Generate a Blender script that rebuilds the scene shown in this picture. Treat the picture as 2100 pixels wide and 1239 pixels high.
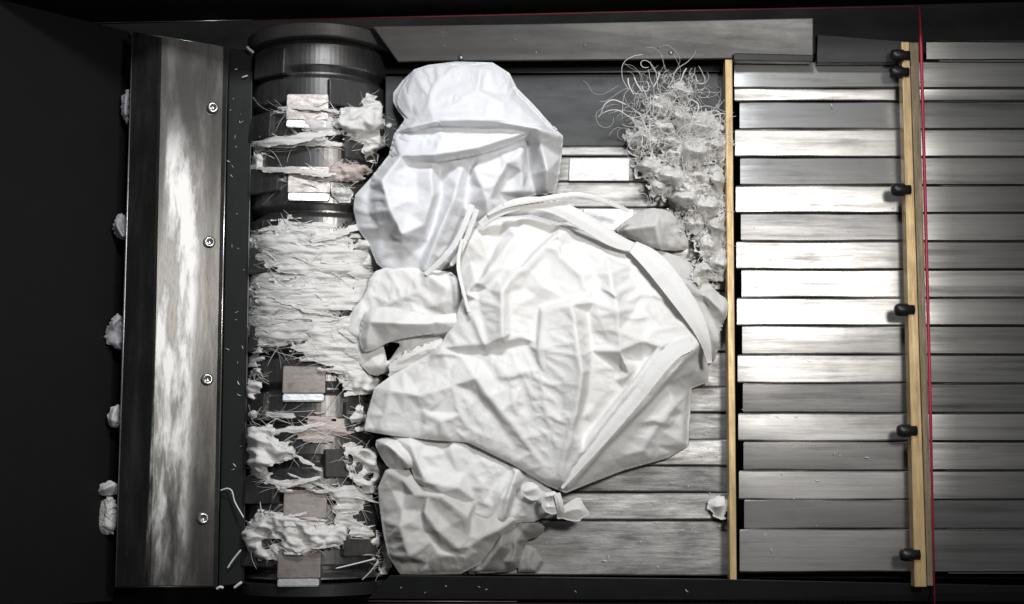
import bpy, bmesh, math, random
import numpy as np
from mathutils import Vector, Matrix
from mathutils.geometry import delaunay_2d_cdt

for o in list(bpy.data.objects):
    bpy.data.objects.remove(o, do_unlink=True)
scene = bpy.context.scene
COL = scene.collection

# ------------------------------------------------------------------ camera
H, TILT = 3.0, math.radians(7.0)
FPX = 3000.0 / math.cos(TILT)
CAM = np.array([0.0, -H * math.tan(TILT), H])
cam = bpy.data.cameras.new('camera')
cam.sensor_width = 36.0
cam.lens = FPX / 2100.0 * 36.0
cam.clip_end = 50.0
cam_ob = bpy.data.objects.new('camera', cam)
cam_ob.location = CAM
cam_ob.rotation_euler = (TILT, 0, 0)
COL.objects.link(cam_ob)
scene.camera = cam_ob

# ------------------------------------------------------------------ world, lamps, exposure
world = bpy.data.worlds.new('World')
scene.world = world
world.use_nodes = True
wb = world.node_tree.nodes['Background']
wb.inputs[0].default_value = (0.9, 0.95, 1.0, 1)
wb.inputs[1].default_value = 0.085


def lamp(name, loc, target, size, power, color, spread=180):
    l = bpy.data.lights.new(name, 'AREA')
    l.shape = 'RECTANGLE'
    l.size, l.size_y = size
    l.energy = power
    l.color = color
    l.spread = math.radians(spread)
    o = bpy.data.objects.new(name, l)
    o.location = loc
    d = Vector(target) - Vector(loc)
    o.rotation_euler = d.to_track_quat('-Z', 'Y').to_euler()
    COL.objects.link(o)
    return o


lamp('work_lamp', (0.92, 0.40, 2.60), (0.05, 0.02, 0), (0.36, 0.36), 5.6, (1.0, 0.96, 0.91), 66)
lamp('ceiling_lamp', (0.05, 1.75, 2.15), (0.0, 0.0, 0), (0.6, 0.3), 10.8, (0.93, 0.96, 1.0), 80)
scene.view_settings.view_transform = 'Standard'
scene.view_settings.look = 'None'
scene.view_settings.exposure = 0.0
scene.view_settings.gamma = 1.0
scene.view_settings.use_curve_mapping = False
scene.render.engine = 'CYCLES'

# ------------------------------------------------------------------ helpers
CT, ST = math.cos(TILT), math.sin(TILT)


def unproj(u, v, zmm):
    """point of the place seen at photo position (u, v) whose height is zmm millimetres"""
    u = np.asarray(u, float); v = np.asarray(v, float); z = np.asarray(zmm, float) / 1000.0
    a = (u - 1050.0) / FPX
    b = (619.5 - v) / FPX
    dy = b * CT + ST
    dz = b * ST - CT
    t = (z - CAM[2]) / dz
    return np.stack(np.broadcast_arrays(CAM[0] + a * t, CAM[1] + dy * t, z + 0 * t), -1)


def P(u, v, z=0):
    return Vector(unproj(u, v, z))


def tag(o, label=None, cat=None, group=None, kind=None):
    if label: o['label'] = label
    if cat: o['category'] = cat
    if group: o['group'] = group
    if kind: o['kind'] = kind
    return o


def empty(name, loc, label=None, cat=None, group=None):
    o = bpy.data.objects.new(name, None)
    o.empty_display_size = 0.05
    o.location = loc
    COL.objects.link(o)
    tag(o, label, cat, group)
    return o


def mesh_obj(name, verts, faces, mat, parent=None, smooth=True):
    verts = np.asarray(verts, float)
    c = (verts.min(0) + verts.max(0)) / 2
    c[2] = verts[:, 2].min()
    me = bpy.data.meshes.new(name)
    me.from_pydata((verts - c).tolist(), [], [list(map(int, f)) for f in faces])
    me.validate()
    bm = bmesh.new(); bm.from_mesh(me)
    bmesh.ops.recalc_face_normals(bm, faces=bm.faces)
    bm.to_mesh(me); bm.free()
    if smooth:
        me.polygons.foreach_set('use_smooth', [True] * len(me.polygons))
    me.materials.append(mat)
    o = bpy.data.objects.new(name, me)
    COL.objects.link(o)
    o.location = c
    if parent:
        o.parent = parent
        o.location = Vector(c) - world_loc(parent)
    return o


def world_loc(o):
    p = Vector((0, 0, 0))
    while o is not None:
        p += o.location
        o = o.parent
    return p


def bm_obj(name, bm, mat, parent=None, smooth=False):
    me = bpy.data.meshes.new(name)
    co = [v.co.copy() for v in bm.verts]
    c = Vector(((min(p.x for p in co) + max(p.x for p in co)) / 2,
                (min(p.y for p in co) + max(p.y for p in co)) / 2, min(p.z for p in co)))
    for v in bm.verts:
        v.co -= c
    bmesh.ops.recalc_face_normals(bm, faces=bm.faces)
    bm.to_mesh(me); bm.free()
    if smooth:
        me.polygons.foreach_set('use_smooth', [True] * len(me.polygons))
    me.materials.append(mat)
    o = bpy.data.objects.new(name, me)
    COL.objects.link(o)
    o.location = c
    if parent:
        o.parent = parent
        o.location = c - world_loc(parent)
    return o


def copy_to(o, loc, parent=None):
    n = o.copy()
    COL.objects.link(n)
    n.parent = parent
    n.location = Vector(loc) - (world_loc(parent) if parent else Vector((0, 0, 0)))
    return n


def prism(name, poly, thick, mat, parent=None, bevel=2.0, segs=2):
    """slab whose top outline is seen at the given (u, v, z mm) corners; sides go straight down by thick mm"""
    bm = bmesh.new()
    top = [bm.verts.new(P(*p)) for p in poly]
    bot = [bm.verts.new(v.co - Vector((0, 0, thick / 1000.0))) for v in top]
    n = len(top)
    bm.faces.new(top)
    bm.faces.new(bot[::-1])
    for i in range(n):
        j = (i + 1) % n
        bm.faces.new((top[i], bot[i], bot[j], top[j]))
    if bevel:
        bmesh.ops.recalc_face_normals(bm, faces=bm.faces)
        bmesh.ops.bevel(bm, geom=list(bm.edges), offset=bevel / 1000.0, segments=segs, affect='EDGES', profile=0.6)
    return bm_obj(name, bm, mat, parent)


def perlin(x, y, seed=0):
    rs = np.random.RandomState(seed)
    g = rs.rand(64, 64) * 2 * np.pi
    gx, gy = np.cos(g), np.sin(g)
    xi = np.floor(x).astype(int); yi = np.floor(y).astype(int)
    xf, yf = x - xi, y - yi
    u = xf ** 3 * (xf * (xf * 6 - 15) + 10); w = yf ** 3 * (yf * (yf * 6 - 15) + 10)

    def d(ix, iy, fx, fy):
        a, b = ix % 64, iy % 64
        return gx[a, b] * fx + gy[a, b] * fy
    n00 = d(xi, yi, xf, yf); n10 = d(xi + 1, yi, xf - 1, yf)
    n01 = d(xi, yi + 1, xf, yf - 1); n11 = d(xi + 1, yi + 1, xf - 1, yf - 1)
    return ((n00 * (1 - u) + n10 * u) * (1 - w) + (n01 * (1 - u) + n11 * u) * w) * 1.5


def fbm(x, y, seed, octv=3):
    s, a = 0, 1.0
    for k in range(octv):
        s = s + a * perlin(x * 2 ** k + 7.3 * k, y * 2 ** k + 3.1 * k, seed + k)
        a *= 0.5
    return s


def chaikin(p, it, closed=True):
    p = np.asarray(p, float)
    for _ in range(it):
        if closed:
            q = np.roll(p, -1, 0)
            p = np.stack([0.75 * p + 0.25 * q, 0.25 * p + 0.75 * q], 1).reshape(-1, p.shape[1])
        else:
            a, b = p[:-1], p[1:]
            m = np.stack([0.75 * a + 0.25 * b, 0.25 * a + 0.75 * b], 1).reshape(-1, p.shape[1])
            p = np.vstack([p[:1], m, p[-1:]])
    return p


def seg_dist(X, Y, pts, closed):
    """distance to a polyline, the height there, place along it (0..1), and inside test when closed"""
    n = len(pts)
    best = np.full(X.shape, 1e9); val = np.zeros(X.shape); par = np.zeros(X.shape); side = np.ones(X.shape)
    inside = np.zeros(X.shape, bool)
    m = n if closed else n - 1
    L = 0.0
    tot = sum(np.hypot(*(pts[(i + 1) % n][:2] - pts[i][:2])) for i in range(m)) + 1e-9
    for i in range(m):
        a, b = pts[i], pts[(i + 1) % n]
        dx, dy = b[0] - a[0], b[1] - a[1]
        l2 = dx * dx + dy * dy + 1e-12
        t = np.clip(((X - a[0]) * dx + (Y - a[1]) * dy) / l2, 0, 1)
        d = np.hypot(X - a[0] - t * dx, Y - a[1] - t * dy)
        k = d < best
        best = np.where(k, d, best)
        if not closed:
            side = np.where(k, np.where((X - a[0]) * dy - (Y - a[1]) * dx > 0, 1.0, -1.0), side)
        val = np.where(k, a[2] + t * (b[2] - a[2]), val)
        par = np.where(k, (L + t * math.sqrt(l2)) / tot, par)
        L += math.sqrt(l2)
        if closed:
            c = ((a[1] > Y) != (b[1] > Y)) & (X < (b[0] - a[0]) * (Y - a[1]) / (b[1] - a[1] + 1e-12) + a[0])
            inside ^= c
    return best, val, par, (inside if closed else side)


def pad3(pts, z=0.0):
    return np.array([(p[0], p[1], p[2] if len(p) > 2 else z) for p in pts], float)


def relax(h, fix, fv, src, it, cw, cv):
    h = np.where(fix, fv, h)
    for _ in range(it):
        p = np.pad(h, 1, mode='edge')
        a = 0.25 * (p[:-2, 1:-1] + p[2:, 1:-1] + p[1:-1, :-2] + p[1:-1, 2:]) + src
        h = np.where(fix, fv, a + cw * (cv - a))
    return h


def crumple(P3, act, pin, d, gpar, gperp, iters, lim, kb=0.25, grav=0.02, mom=0.7):
    """let cloth with more area than its outline buckle into folds: grid of (u, v, h), growth along / across direction d"""
    H0 = P3[..., 2].copy()
    UV0 = P3[..., :2].copy()
    offs = [(0, 1, 1.0), (1, 0, 1.0), (1, 1, 0.7), (1, -1, 0.7), (0, 2, kb), (2, 0, kb), (2, 2, kb * 0.6), (2, -2, kb * 0.6)]
    E = []
    ny, nx = act.shape
    for dy, dx, k in offs:
        ya, yb = slice(0, ny - dy), slice(dy, ny)
        if dx >= 0: xa, xb = slice(0, nx - dx), slice(dx, nx)
        else: xa, xb = slice(-dx, nx), slice(0, nx + dx)
        m = (act[ya, xa] & act[yb, xb]).astype(float) * k
        e = P3[yb, xb] - P3[ya, xa]
        L = np.linalg.norm(e, axis=-1) + 1e-9
        c = (e[..., 0] * d[ya, xa, 0] + e[..., 1] * d[ya, xa, 1]) / (np.hypot(e[..., 0], e[..., 1]) + 1e-9)
        R = L * np.sqrt(c * c * (1 + gpar[ya, xa]) ** 2 + (1 - c * c) * (1 + gperp[ya, xa]) ** 2)
        E.append((ya, xa, yb, xb, m, R, abs(dy) == 2 or abs(dx) == 2))
    W = np.zeros(act.shape)
    for ya, xa, yb, xb, m, R, bend in E:
        W[ya, xa] += m; W[yb, xb] += m
    W = np.maximum(W, 1e-6)[..., None]
    prev = P3.copy()
    free_uv = (act & ~pin)[..., None]
    for it in range(iters):
        acc = np.zeros_like(P3)
        for ya, xa, yb, xb, m, R, bend in E:
            e = P3[yb, xb] - P3[ya, xa]
            L = np.sqrt((e * e).sum(-1)) + 1e-9
            q = (L - R) / L
            if bend: q = np.minimum(q, 0)
            q = (q * 0.5 * m)[..., None] * e
            acc[ya, xa] += q; acc[yb, xb] -= q
        new = P3 + 1.6 * acc / W + mom * (P3 - prev) * (1.0 if it < iters * 0.8 else 0.5)
        new[..., 2] -= grav
        prev = P3
        duv = np.clip(new[..., :2] - UV0, -lim, lim)
        new[..., :2] = np.where(free_uv, UV0 + duv, UV0)
        new[..., 2] = np.where(act, np.clip(new[..., 2], H0 - lim * 0.55, H0 + lim), H0)
        P3 = new
    return P3


def blur(h, k):
    lo = h.copy()
    for _ in range(3):
        for ax in (0, 1):
            p = np.pad(lo, [(k + 1, k) if a == ax else (0, 0) for a in (0, 1)], mode='edge')
            cs = np.cumsum(p, axis=ax)
            n = lo.shape[ax]
            lo = (np.take(cs, np.arange(2 * k + 1, 2 * k + 1 + n), ax) - np.take(cs, np.arange(0, n), ax)) / (2 * k + 1)
    return lo


def upsample(A, Y, X, y0, x0, s):
    ii = np.clip((Y - y0) / s, 0, A.shape[0] - 1.001); jj = np.clip((X - x0) / s, 0, A.shape[1] - 1.001)
    i0 = ii.astype(int); j0 = jj.astype(int); fi = (ii - i0)[..., None]; fj = (jj - j0)[..., None]
    i1 = np.minimum(i0 + 1, A.shape[0] - 1); j1 = np.minimum(j0 + 1, A.shape[1] - 1)
    return (A[i0, j0] * (1 - fj) + A[i0, j1] * fj) * (1 - fi) + (A[i1, j0] * (1 - fj) + A[i1, j1] * fj) * fi


def densify(p, d, closed):
    out = []
    n = len(p)
    for i in range(n if closed else n - 1):
        a, b = p[i], p[(i + 1) % n]
        k = max(1, int(round(np.hypot(*(b[:2] - a[:2])) / d)))
        out += [a + (b - a) * t / k for t in range(k)]
    if not closed: out.append(p[-1])
    return np.array(out)


def facets(X, Y, out, creases, h, sd, n_rand, amp, mind, x0, y0, step, seed, foci):
    """straight-creased cloth: flat facets stretched between outline, crease lines and scattered pinch points"""
    ra = np.random.RandomState(seed + 300)
    pts, edges, zs = [], [], []

    def add(line, closed):
        b0 = len(pts)
        for q in line: pts.append((q[0], q[1])); zs.append(q[2])
        m = len(line)
        for i in range(m if closed else m - 1): edges.append((b0 + i, b0 + (i + 1) % m))
    add(densify(out, 32, True), True)
    for c in creases:
        c = densify(pad3(c), 34, False)
        keep = [q for q in c if 0 <= int((q[1] - y0) / step) < X.shape[0] and 0 <= int((q[0] - x0) / step) < X.shape[1] and sd[int((q[1] - y0) / step), int((q[0] - x0) / step)] > 3]
        if len(keep) > 1: add(keep, False)
    P0 = np.array(pts)
    tries = 0
    while n_rand > 0 and tries < 6000:
        tries += 1
        i, j = ra.randint(X.shape[0]), ra.randint(X.shape[1])
        if sd[i, j] < mind * 0.5: continue
        q = np.array((X[i, j], Y[i, j]))
        fx, fy = min(foci, key=lambda w: (w[0] - q[0]) ** 2 + (w[1] - q[1]) ** 2)[:2]
        an = math.atan2(fy - q[1], fx - q[0]) + ra.normal(0, 0.28)
        L_ = ra.uniform(40, 170)
        k = max(2, int(L_ / 24))
        bn = ra.normal(0, 0.07)
        tt = np.linspace(-0.5, 0.5, k + 1)
        ln = np.stack([q[0] + math.cos(an) * L_ * tt - math.sin(an) * bn * L_ * tt ** 2, q[1] + math.sin(an) * L_ * tt + math.cos(an) * bn * L_ * tt ** 2], 1)
        ii = ((ln[:, 1] - y0) / step).astype(int); jj = ((ln[:, 0] - x0) / step).astype(int)
        ok = (ii >= 0) & (ii < X.shape[0]) & (jj >= 0) & (jj < X.shape[1])
        if not ok.all() or (sd[ii, jj] < mind * 0.45).any(): continue
        if min(np.min(np.hypot(*(P0 - w).T)) for w in ln) < mind: continue
        e = np.clip((0.5 - np.abs(tt)) * 3.5, 0, 1)
        zz = h[ii, jj] + (1 if ra.rand() < 0.55 else -0.8) * amp * ra.uniform(0.4, 1.2) * e
        add(np.column_stack([ln, zz]), False)
        P0 = np.array(pts); n_rand -= 1
    r = delaunay_2d_cdt([Vector(q) for q in pts], edges, [], 0, 1e-4)
    V, T, ov = r[0], r[2], r[3]
    Z = []
    for v, o in zip(V, ov):
        if o: Z.append(zs[o[0]])
        else:
            k = np.argsort(np.hypot(*(np.array(pts) - np.array(v)).T))[:2]
            Z.append(max(zs[k[0]], zs[k[1]]))
    R = h.copy()
    for t in T:
        a, b, c = (np.array((V[k][0], V[k][1], Z[k])) for k in t[:3])
        j0 = max(0, int((min(a[0], b[0], c[0]) - x0) / step)); j1 = min(X.shape[1], int((max(a[0], b[0], c[0]) - x0) / step) + 2)
        i0 = max(0, int((min(a[1], b[1], c[1]) - y0) / step)); i1 = min(X.shape[0], int((max(a[1], b[1], c[1]) - y0) / step) + 2)
        if j1 <= j0 or i1 <= i0: continue
        xx, yy = X[i0:i1, j0:j1], Y[i0:i1, j0:j1]
        D = (b[1] - c[1]) * (a[0] - c[0]) + (c[0] - b[0]) * (a[1] - c[1])
        if abs(D) < 1e-6: continue
        l1 = ((b[1] - c[1]) * (xx - c[0]) + (c[0] - b[0]) * (yy - c[1])) / D
        l2 = ((c[1] - a[1]) * (xx - c[0]) + (a[0] - c[0]) * (yy - c[1])) / D
        l3 = 1 - l1 - l2
        m = (l1 > -1e-3) & (l2 > -1e-3) & (l3 > -1e-3)
        sub = R[i0:i1, j0:j1]
        sub[m] = (l1 * a[2] + l2 * b[2] + l3 * c[2])[m]
    return R


def sheet(name, outline, mat, parent=None, creases=(), wr=(), step=3.0, puff=0.0, noise=(), base=None,
          rag=0.0, rag_scale=30.0, holes=(), round_it=1, soft=1, thick=2.5, seed=1, edge=None, curl=0.0, gain=1.0, auto=None, rag_y=0.6, cru=None, tin=None):
    """A piece of cloth: outline and crease lines carry heights in mm, the surface is stretched between them."""
    out = chaikin(pad3(outline, edge or 0.0), round_it)
    x0, y0 = out[:, 0].min() - 3 * step, out[:, 1].min() - 3 * step
    x1, y1 = out[:, 0].max() + 3 * step, out[:, 1].max() + 3 * step
    pad = abs(rag)
    x0 -= pad; y0 -= pad; x1 += pad; y1 += pad
    h = None
    for lev in (4, 2, 1):
        s = step * lev
        xs = np.arange(x0, x1 + s, s); ys = np.arange(y0, y1 + s, s)
        X, Y = np.meshgrid(xs, ys)
        d, ev, _, ins = seg_dist(X, Y, out, True)
        sd = np.where(ins, d, -d)
        fix = sd <= s * 0.6
        fv = ev.copy()
        cw = np.zeros(X.shape); cv = np.zeros(X.shape)
        for c in creases:
            c = chaikin(pad3(c), 1, False)
            cl = np.concatenate([[0], np.cumsum(np.hypot(*(c[1:, :2] - c[:-1, :2]).T))])
            closed_c = np.hypot(*(c[0, :2] - c[-1, :2])) < 1
            for a, b, l0_, l1_ in zip(c[:-1], c[1:], cl[:-1], cl[1:]):
                n = int(np.hypot(*(b[:2] - a[:2])) / s * 2) + 2
                for t in np.linspace(0, 1, n):
                    q = a + (b - a) * t
                    i = int(round((q[1] - y0) / s)); j = int(round((q[0] - x0) / s))
                    if 0 <= i < len(ys) and 0 <= j < len(xs) and sd[i, j] > 0 and not fix[i, j]:
                        tt = (l0_ + (l1_ - l0_) * t) / cl[-1]
                        e = 1.0 if closed_c else min(1.0, min(tt, 1 - tt) * 3.2 + 0.03)
                        w_ = 0.6 * e ** 2
                        if w_ > cw[i, j]: cw[i, j] = w_; cv[i, j] = q[2]
        if h is None:
            h = np.full(X.shape, float(np.mean(fv[fix])))
        else:
            ii = np.clip((Y - y0) / (s * 2), 0, h.shape[0] - 1.001); jj = np.clip((X - x0) / (s * 2), 0, h.shape[1] - 1.001)
            i0 = ii.astype(int); j0 = jj.astype(int); fi = ii - i0; fj = jj - j0
            i1 = np.minimum(i0 + 1, h.shape[0] - 1); j1 = np.minimum(j0 + 1, h.shape[1] - 1)
            h = (h[i0, j0] * (1 - fj) + h[i0, j1] * fj) * (1 - fi) + (h[i1, j0] * (1 - fj) + h[i1, j1] * fj) * fi
        h = relax(h, fix, fv, puff * s * s * 1e-3, {4: 400, 2: 150, 1: 80}[lev], cw, cv)
    for _ in range(soft):
        p = np.pad(h, 1, mode='edge')
        h = (p[:-2, 1:-1] + p[2:, 1:-1] + p[1:-1, :-2] + p[1:-1, 2:] + 4 * h) / 8
    if tin:
        hl = h
        h = facets(X, Y, out, creases, hl, sd, tin[0], tin[1], tin[2], x0, y0, step, seed, tin[3])
        p = np.pad(h, 1, mode='edge')
        h = (p[:-2, 1:-1] + p[2:, 1:-1] + p[1:-1, :-2] + p[1:-1, 2:] + 2 * h) / 6
        h = 0.72 * h + 0.28 * blur(0.5 * h + 0.5 * hl, 2)
    if gain != 1.0:                           # deepen the folds against the broad lie of the cloth
        lo = blur(h, max(2, int(26 / step)))
        h = lo + gain * (h - lo)
    wr = list(wr)
    if auto:                                  # many small secondary creases pulled towards the gathers
        cnt, foci, l0, l1, amp = auto
        ra = np.random.RandomState(seed + 500)
        for _ in range(cnt):
            for _try in range(20):
                i, j = ra.randint(len(ys)), ra.randint(len(xs))
                if sd[i, j] > 12: break
            px_, py_ = xs[j], ys[i]
            fx, fy = min(foci, key=lambda q: (q[0] - px_) ** 2 + (q[1] - py_) ** 2)
            an = math.atan2(fy - py_, fx - px_) + ra.normal(0, 0.45)
            L_ = ra.uniform(l0, l1)
            bn = ra.normal(0, 0.18)
            dx_, dy_ = math.cos(an) * L_ / 2, math.sin(an) * L_ / 2
            wr.append(([(px_ - dx_, py_ - dy_), (px_ - dy_ * bn, py_ + dx_ * bn), (px_ + dx_, py_ + dy_)], ra.uniform(3.5, 9), amp * ra.uniform(0.4, 1.0) * (1 if ra.rand() < 0.7 else -1)))
    for w in wr:                              # (line, width, height): small folds, steep on one side
        line, wd, amp = w[:3]
        dd, _, t, sgn = seg_dist(X, Y, chaikin(pad3(line), 2, False), False)
        ww = np.where(sgn > 0, wd * 2.2, wd * 0.55)
        h = h + amp * np.exp(-(dd / ww) ** 1.3) * np.clip(np.minimum(t, 1 - t) * 4 + 0.02, 0, 1)
    for (sx, sy, rot, amp, kind) in noise:
        c_, s_ = math.cos(math.radians(rot)), math.sin(math.radians(rot))
        U = (X * c_ + Y * s_) / sx; V = (-X * s_ + Y * c_) / sy
        V = V + 0.35 * perlin(U * 1.3 + 5, V * 0.5 + 2, seed + 31)
        n = fbm(U, V, seed + 11)
        if kind == 'ridge':
            n = 0.6 - 1.6 * np.sqrt(n * n + 0.004)
        h = h + amp * n * np.clip(sd / 12.0 + 0.3, 0, 1)
    f = sd
    if rag:
        f = f + rag * fbm(X / rag_scale, Y / (rag_scale * rag_y), seed + 51, 3)
    for hp in holes:
        hd, _, _, hin = seg_dist(X, Y, chaikin(pad3(hp), 2), True)
        hs = np.where(hin, hd, -hd) + 0.5 * rag * fbm(X / 25, Y / 12, seed + 71, 2)
        f = np.minimum(f, -hs)
    if curl:
        h = h - curl * np.exp(-np.maximum(f, 0) / 9.0)
    if base is not None:
        h = h + base(X, Y)
    if tin and not rag and base is None:
        wb_ = np.clip(sd / 3.0, 0, 1)
        h = h * wb_ + ev * (1 - wb_)
    gy, gx = np.gradient(f, step)
    g2 = np.maximum(gx * gx + gy * gy, 0.15)
    mv = np.where(f < 0, np.clip(-f, 0, 1.6 * step), 0)
    U = X + gx * mv / g2; V = Y + gy * mv / g2
    inn = f > 0
    if tin and not cru and not rag:
        cru = ([(q[0], q[1], 1.0) for q in tin[3]], 0.012, 0.045, 14, 0.25, (2, 1))
    if cru:
        foci, gpar, gperp, lim = cru[:4]
        kb = cru[4] if len(cru) > 4 else 0.5
        rn = np.random.RandomState(seed + 900)
        LV = cru[5] if len(cru) > 5 else (8, 3, 1)
        for li, lv in enumerate(LV):
            its = (140, 120, 60)[li + 3 - len(LV)]
            lj = li + 3 - len(LV)
            if li == 0:
                xs2 = np.arange(x0, x1 + step * lv, step * lv); ys2 = np.arange(y0, y1 + step * lv, step * lv)
                X2, Y2 = np.meshgrid(xs2, ys2)
                st = upsample(np.stack([U, V, h, f], -1), Y2, X2, y0, x0, step)
                act = st[..., 3] > -step * lv * 0.9
                P3 = st[..., :3].copy(); ff2 = st[..., 3]
            else:
                xs2 = np.arange(x0, x1 + step * lv, step * lv) if lv > 1 else xs
                ys2 = np.arange(y0, y1 + step * lv, step * lv) if lv > 1 else ys
                X2, Y2 = np.meshgrid(xs2, ys2)
                st = upsample(np.stack([U, V, h, f], -1), Y2, X2, y0, x0, step)
                P3 = st[..., :3] + upsample(DP, Y2, X2, y0, x0, step * LV[li - 1])
                ff2 = st[..., 3]
                act = ff2 > -step * lv * (0.9 if lv > 1 else 1.6)
            if isinstance(foci, (int, float)):
                d = np.zeros(X2.shape + (2,)); d[..., 0] = math.cos(math.radians(foci)); d[..., 1] = math.sin(math.radians(foci))
            else:
                d = np.zeros(X2.shape + (2,))
                for fx, fy, wt in foci:
                    vx, vy = fx - X2, fy - Y2
                    r_ = np.hypot(vx, vy) + 20
                    sg = np.where(d[..., 0] * vx + d[..., 1] * vy < 0, -1.0, 1.0)
                    d[..., 0] += sg * wt * vx / r_ ** 2.2 * 1e3; d[..., 1] += sg * wt * vy / r_ ** 2.2 * 1e3
            an = fbm(X2 / 90, Y2 / 90, seed + 5) * 0.6
            dx_, dy_ = d[..., 0] * np.cos(an) - d[..., 1] * np.sin(an), d[..., 0] * np.sin(an) + d[..., 1] * np.cos(an)
            d = np.stack([dx_, dy_], -1); d /= np.linalg.norm(d, axis=-1, keepdims=True) + 1e-9
            var = np.clip(1.0 + 0.9 * fbm(X2 / 110, Y2 / 110, seed + 77), 0.15, 2.0) * np.clip(ff2 / 25 + 0.35, 0, 1)
            k = (1.0, 1.0 if len(LV) == 2 else 0.35, 0.05)[lj]
            P3[..., 2] += (4.0, 1.0, 0.1)[lj] * perlin(X2 / (70, 30, 12)[lj], Y2 / (70, 30, 12)[lj], seed + 88) * act * (0.5 if tin else 1.0)
            pin = act & (ff2 < step * lv * 0.5)
            Q = crumple(P3, act, pin, d, gpar * var * k, gperp * var * k, its, lim * (1.0, 1.0 if len(LV) == 2 else 0.35, 0.12)[lj], kb)
            DP = Q - st[..., :3]
        U, V, h = Q[..., 0], Q[..., 1], Q[..., 2]
        if not tin: h = h + 0.8 * (h - blur(h, max(2, int(14 / step)))) + 0.7 * (h - blur(h, max(1, int(6 / step))))
    wi = (f > 0.6 * step).astype(float)          # let the rim follow the cloth just inside it
    num, den = h * wi, wi.copy()
    for ax in (0, 1):
        num = sum(np.roll(num, k, ax) for k in (-2, -1, 0, 1, 2)); den = sum(np.roll(den, k, ax) for k in (-2, -1, 0, 1, 2))
    h = np.where((f <= 0.6 * step) & (den > 0.5), num / np.maximum(den, 1e-6), h)
    if tin: h = h - 7.0 * np.exp(-np.maximum(f, 0) / 5.0)
    if cru:
        U = np.where(f <= 0.3 * step, X + gx * mv / g2, U); V = np.where(f <= 0.3 * step, Y + gy * mv / g2, V)
    W = unproj(U, V, h)
    cell = inn[:-1, :-1] | inn[1:, :-1] | inn[:-1, 1:] | inn[1:, 1:]
    idx = np.full(X.shape, -1)
    need = np.zeros(X.shape, bool)
    need[:-1, :-1] |= cell; need[1:, :-1] |= cell; need[:-1, 1:] |= cell; need[1:, 1:] |= cell
    idx[need] = np.arange(need.sum())
    ci, cj = np.nonzero(cell)
    faces = np.stack([idx[ci, cj], idx[ci + 1, cj], idx[ci + 1, cj + 1], idx[ci, cj + 1]], 1)
    o = mesh_obj(name, W[need], faces, mat, parent)
    # make sure the cloth's upper side is its outer side
    me = o.data
    if sum(p.normal.z * p.area for p in me.polygons) < 0:
        me.flip_normals()
    m = o.modifiers.new('thickness', 'SOLIDIFY')
    m.thickness = thick / 1000.0
    m.offset = -1
    return o


def ribbon_path(pts, z=None):
    return [P(*p) for p in pts]


def tube(name, lines, radii, mat, parent=None, sides=6, smooth=True):
    """round cords along 3-D polylines, one mesh"""
    V, F = [], []
    for pts, r in zip(lines, radii):
        pts = [Vector(p) for p in pts]
        n = len(pts)
        b0 = len(V)
        up = Vector((0.13, 0.21, 1)).normalized()
        for i in range(n):
            t = (pts[min(i + 1, n - 1)] - pts[max(i - 1, 0)])
            if t.length < 1e-9: t = Vector((1, 0, 0))
            t.normalize()
            s = t.cross(up)
            if s.length < 1e-4: s = t.cross(Vector((1, 0, 0)))
            s.normalize()
            q = s.cross(t)
            rr = r * (0.45 if i in (0, n - 1) else 1.0)
            for k in range(sides):
                a = 2 * math.pi * k / sides
                V.append(pts[i] + (s * math.cos(a) + q * math.sin(a)) * rr)
        for i in range(n - 1):
            for k in range(sides):
                k2 = (k + 1) % sides
                F.append((b0 + i * sides + k, b0 + i * sides + k2, b0 + (i + 1) * sides + k2, b0 + (i + 1) * sides + k))
        if sides > 3:
            F.append([b0 + k for k in range(sides)]); F.append([b0 + (n - 1) * sides + k for k in range(sides)][::-1])
    return mesh_obj(name, [tuple(v) for v in V], F, mat, parent, smooth)


def spline(pts, n=24):
    """smooth curve through 3-D points"""
    p = [Vector(q) for q in pts]
    p = [p[0] * 2 - p[1]] + p + [p[-1] * 2 - p[-2]]
    out = []
    for i in range(1, len(p) - 2):
        for k in range(n):
            t = k / n
            a, b, c, d = p[i - 1], p[i], p[i + 1], p[i + 2]
            out.append(0.5 * ((2 * b) + (c - a) * t + (2 * a - 5 * b + 4 * c - d) * t * t + (3 * b - a - 3 * c + d) * t ** 3))
    out.append(p[-2])
    return out


# ------------------------------------------------------------------ materials
def new_mat(name):
    m = bpy.data.materials.new(name)
    m.use_nodes = True
    nt = m.node_tree
    return m, nt, nt.nodes['Principled BSDF']


def nd(nt, t, **kw):
    n = nt.nodes.new(t)
    for k, v in kw.items():
        setattr(n, k, v)
    return n


def noise_node(nt, scale, mapscale=(1, 1, 1), detail=6, rough=0.6, rot=(0, 0, 0), dist=0.0, rnd=True):
    geo = nd(nt, 'ShaderNodeNewGeometry')
    mp = nd(nt, 'ShaderNodeMapping')
    mp.inputs['Scale'].default_value = mapscale
    mp.inputs['Rotation'].default_value = rot
    nt.links.new(geo.outputs['Position'], mp.inputs['Vector'])
    if rnd:
        oi = nd(nt, 'ShaderNodeObjectInfo')
        mu = nd(nt, 'ShaderNodeMath', operation='MULTIPLY'); mu.inputs[1].default_value = 37.0
        nt.links.new(oi.outputs['Random'], mu.inputs[0])
        nt.links.new(mu.outputs[0], mp.inputs['Location'])
    n = nd(nt, 'ShaderNodeTexNoise')
    n.inputs['Scale'].default_value = scale
    n.inputs['Detail'].default_value = detail
    n.inputs['Roughness'].default_value = rough
    n.inputs['Distortion'].default_value = dist
    nt.links.new(mp.outputs[0], n.inputs['Vector'])
    return n


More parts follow.
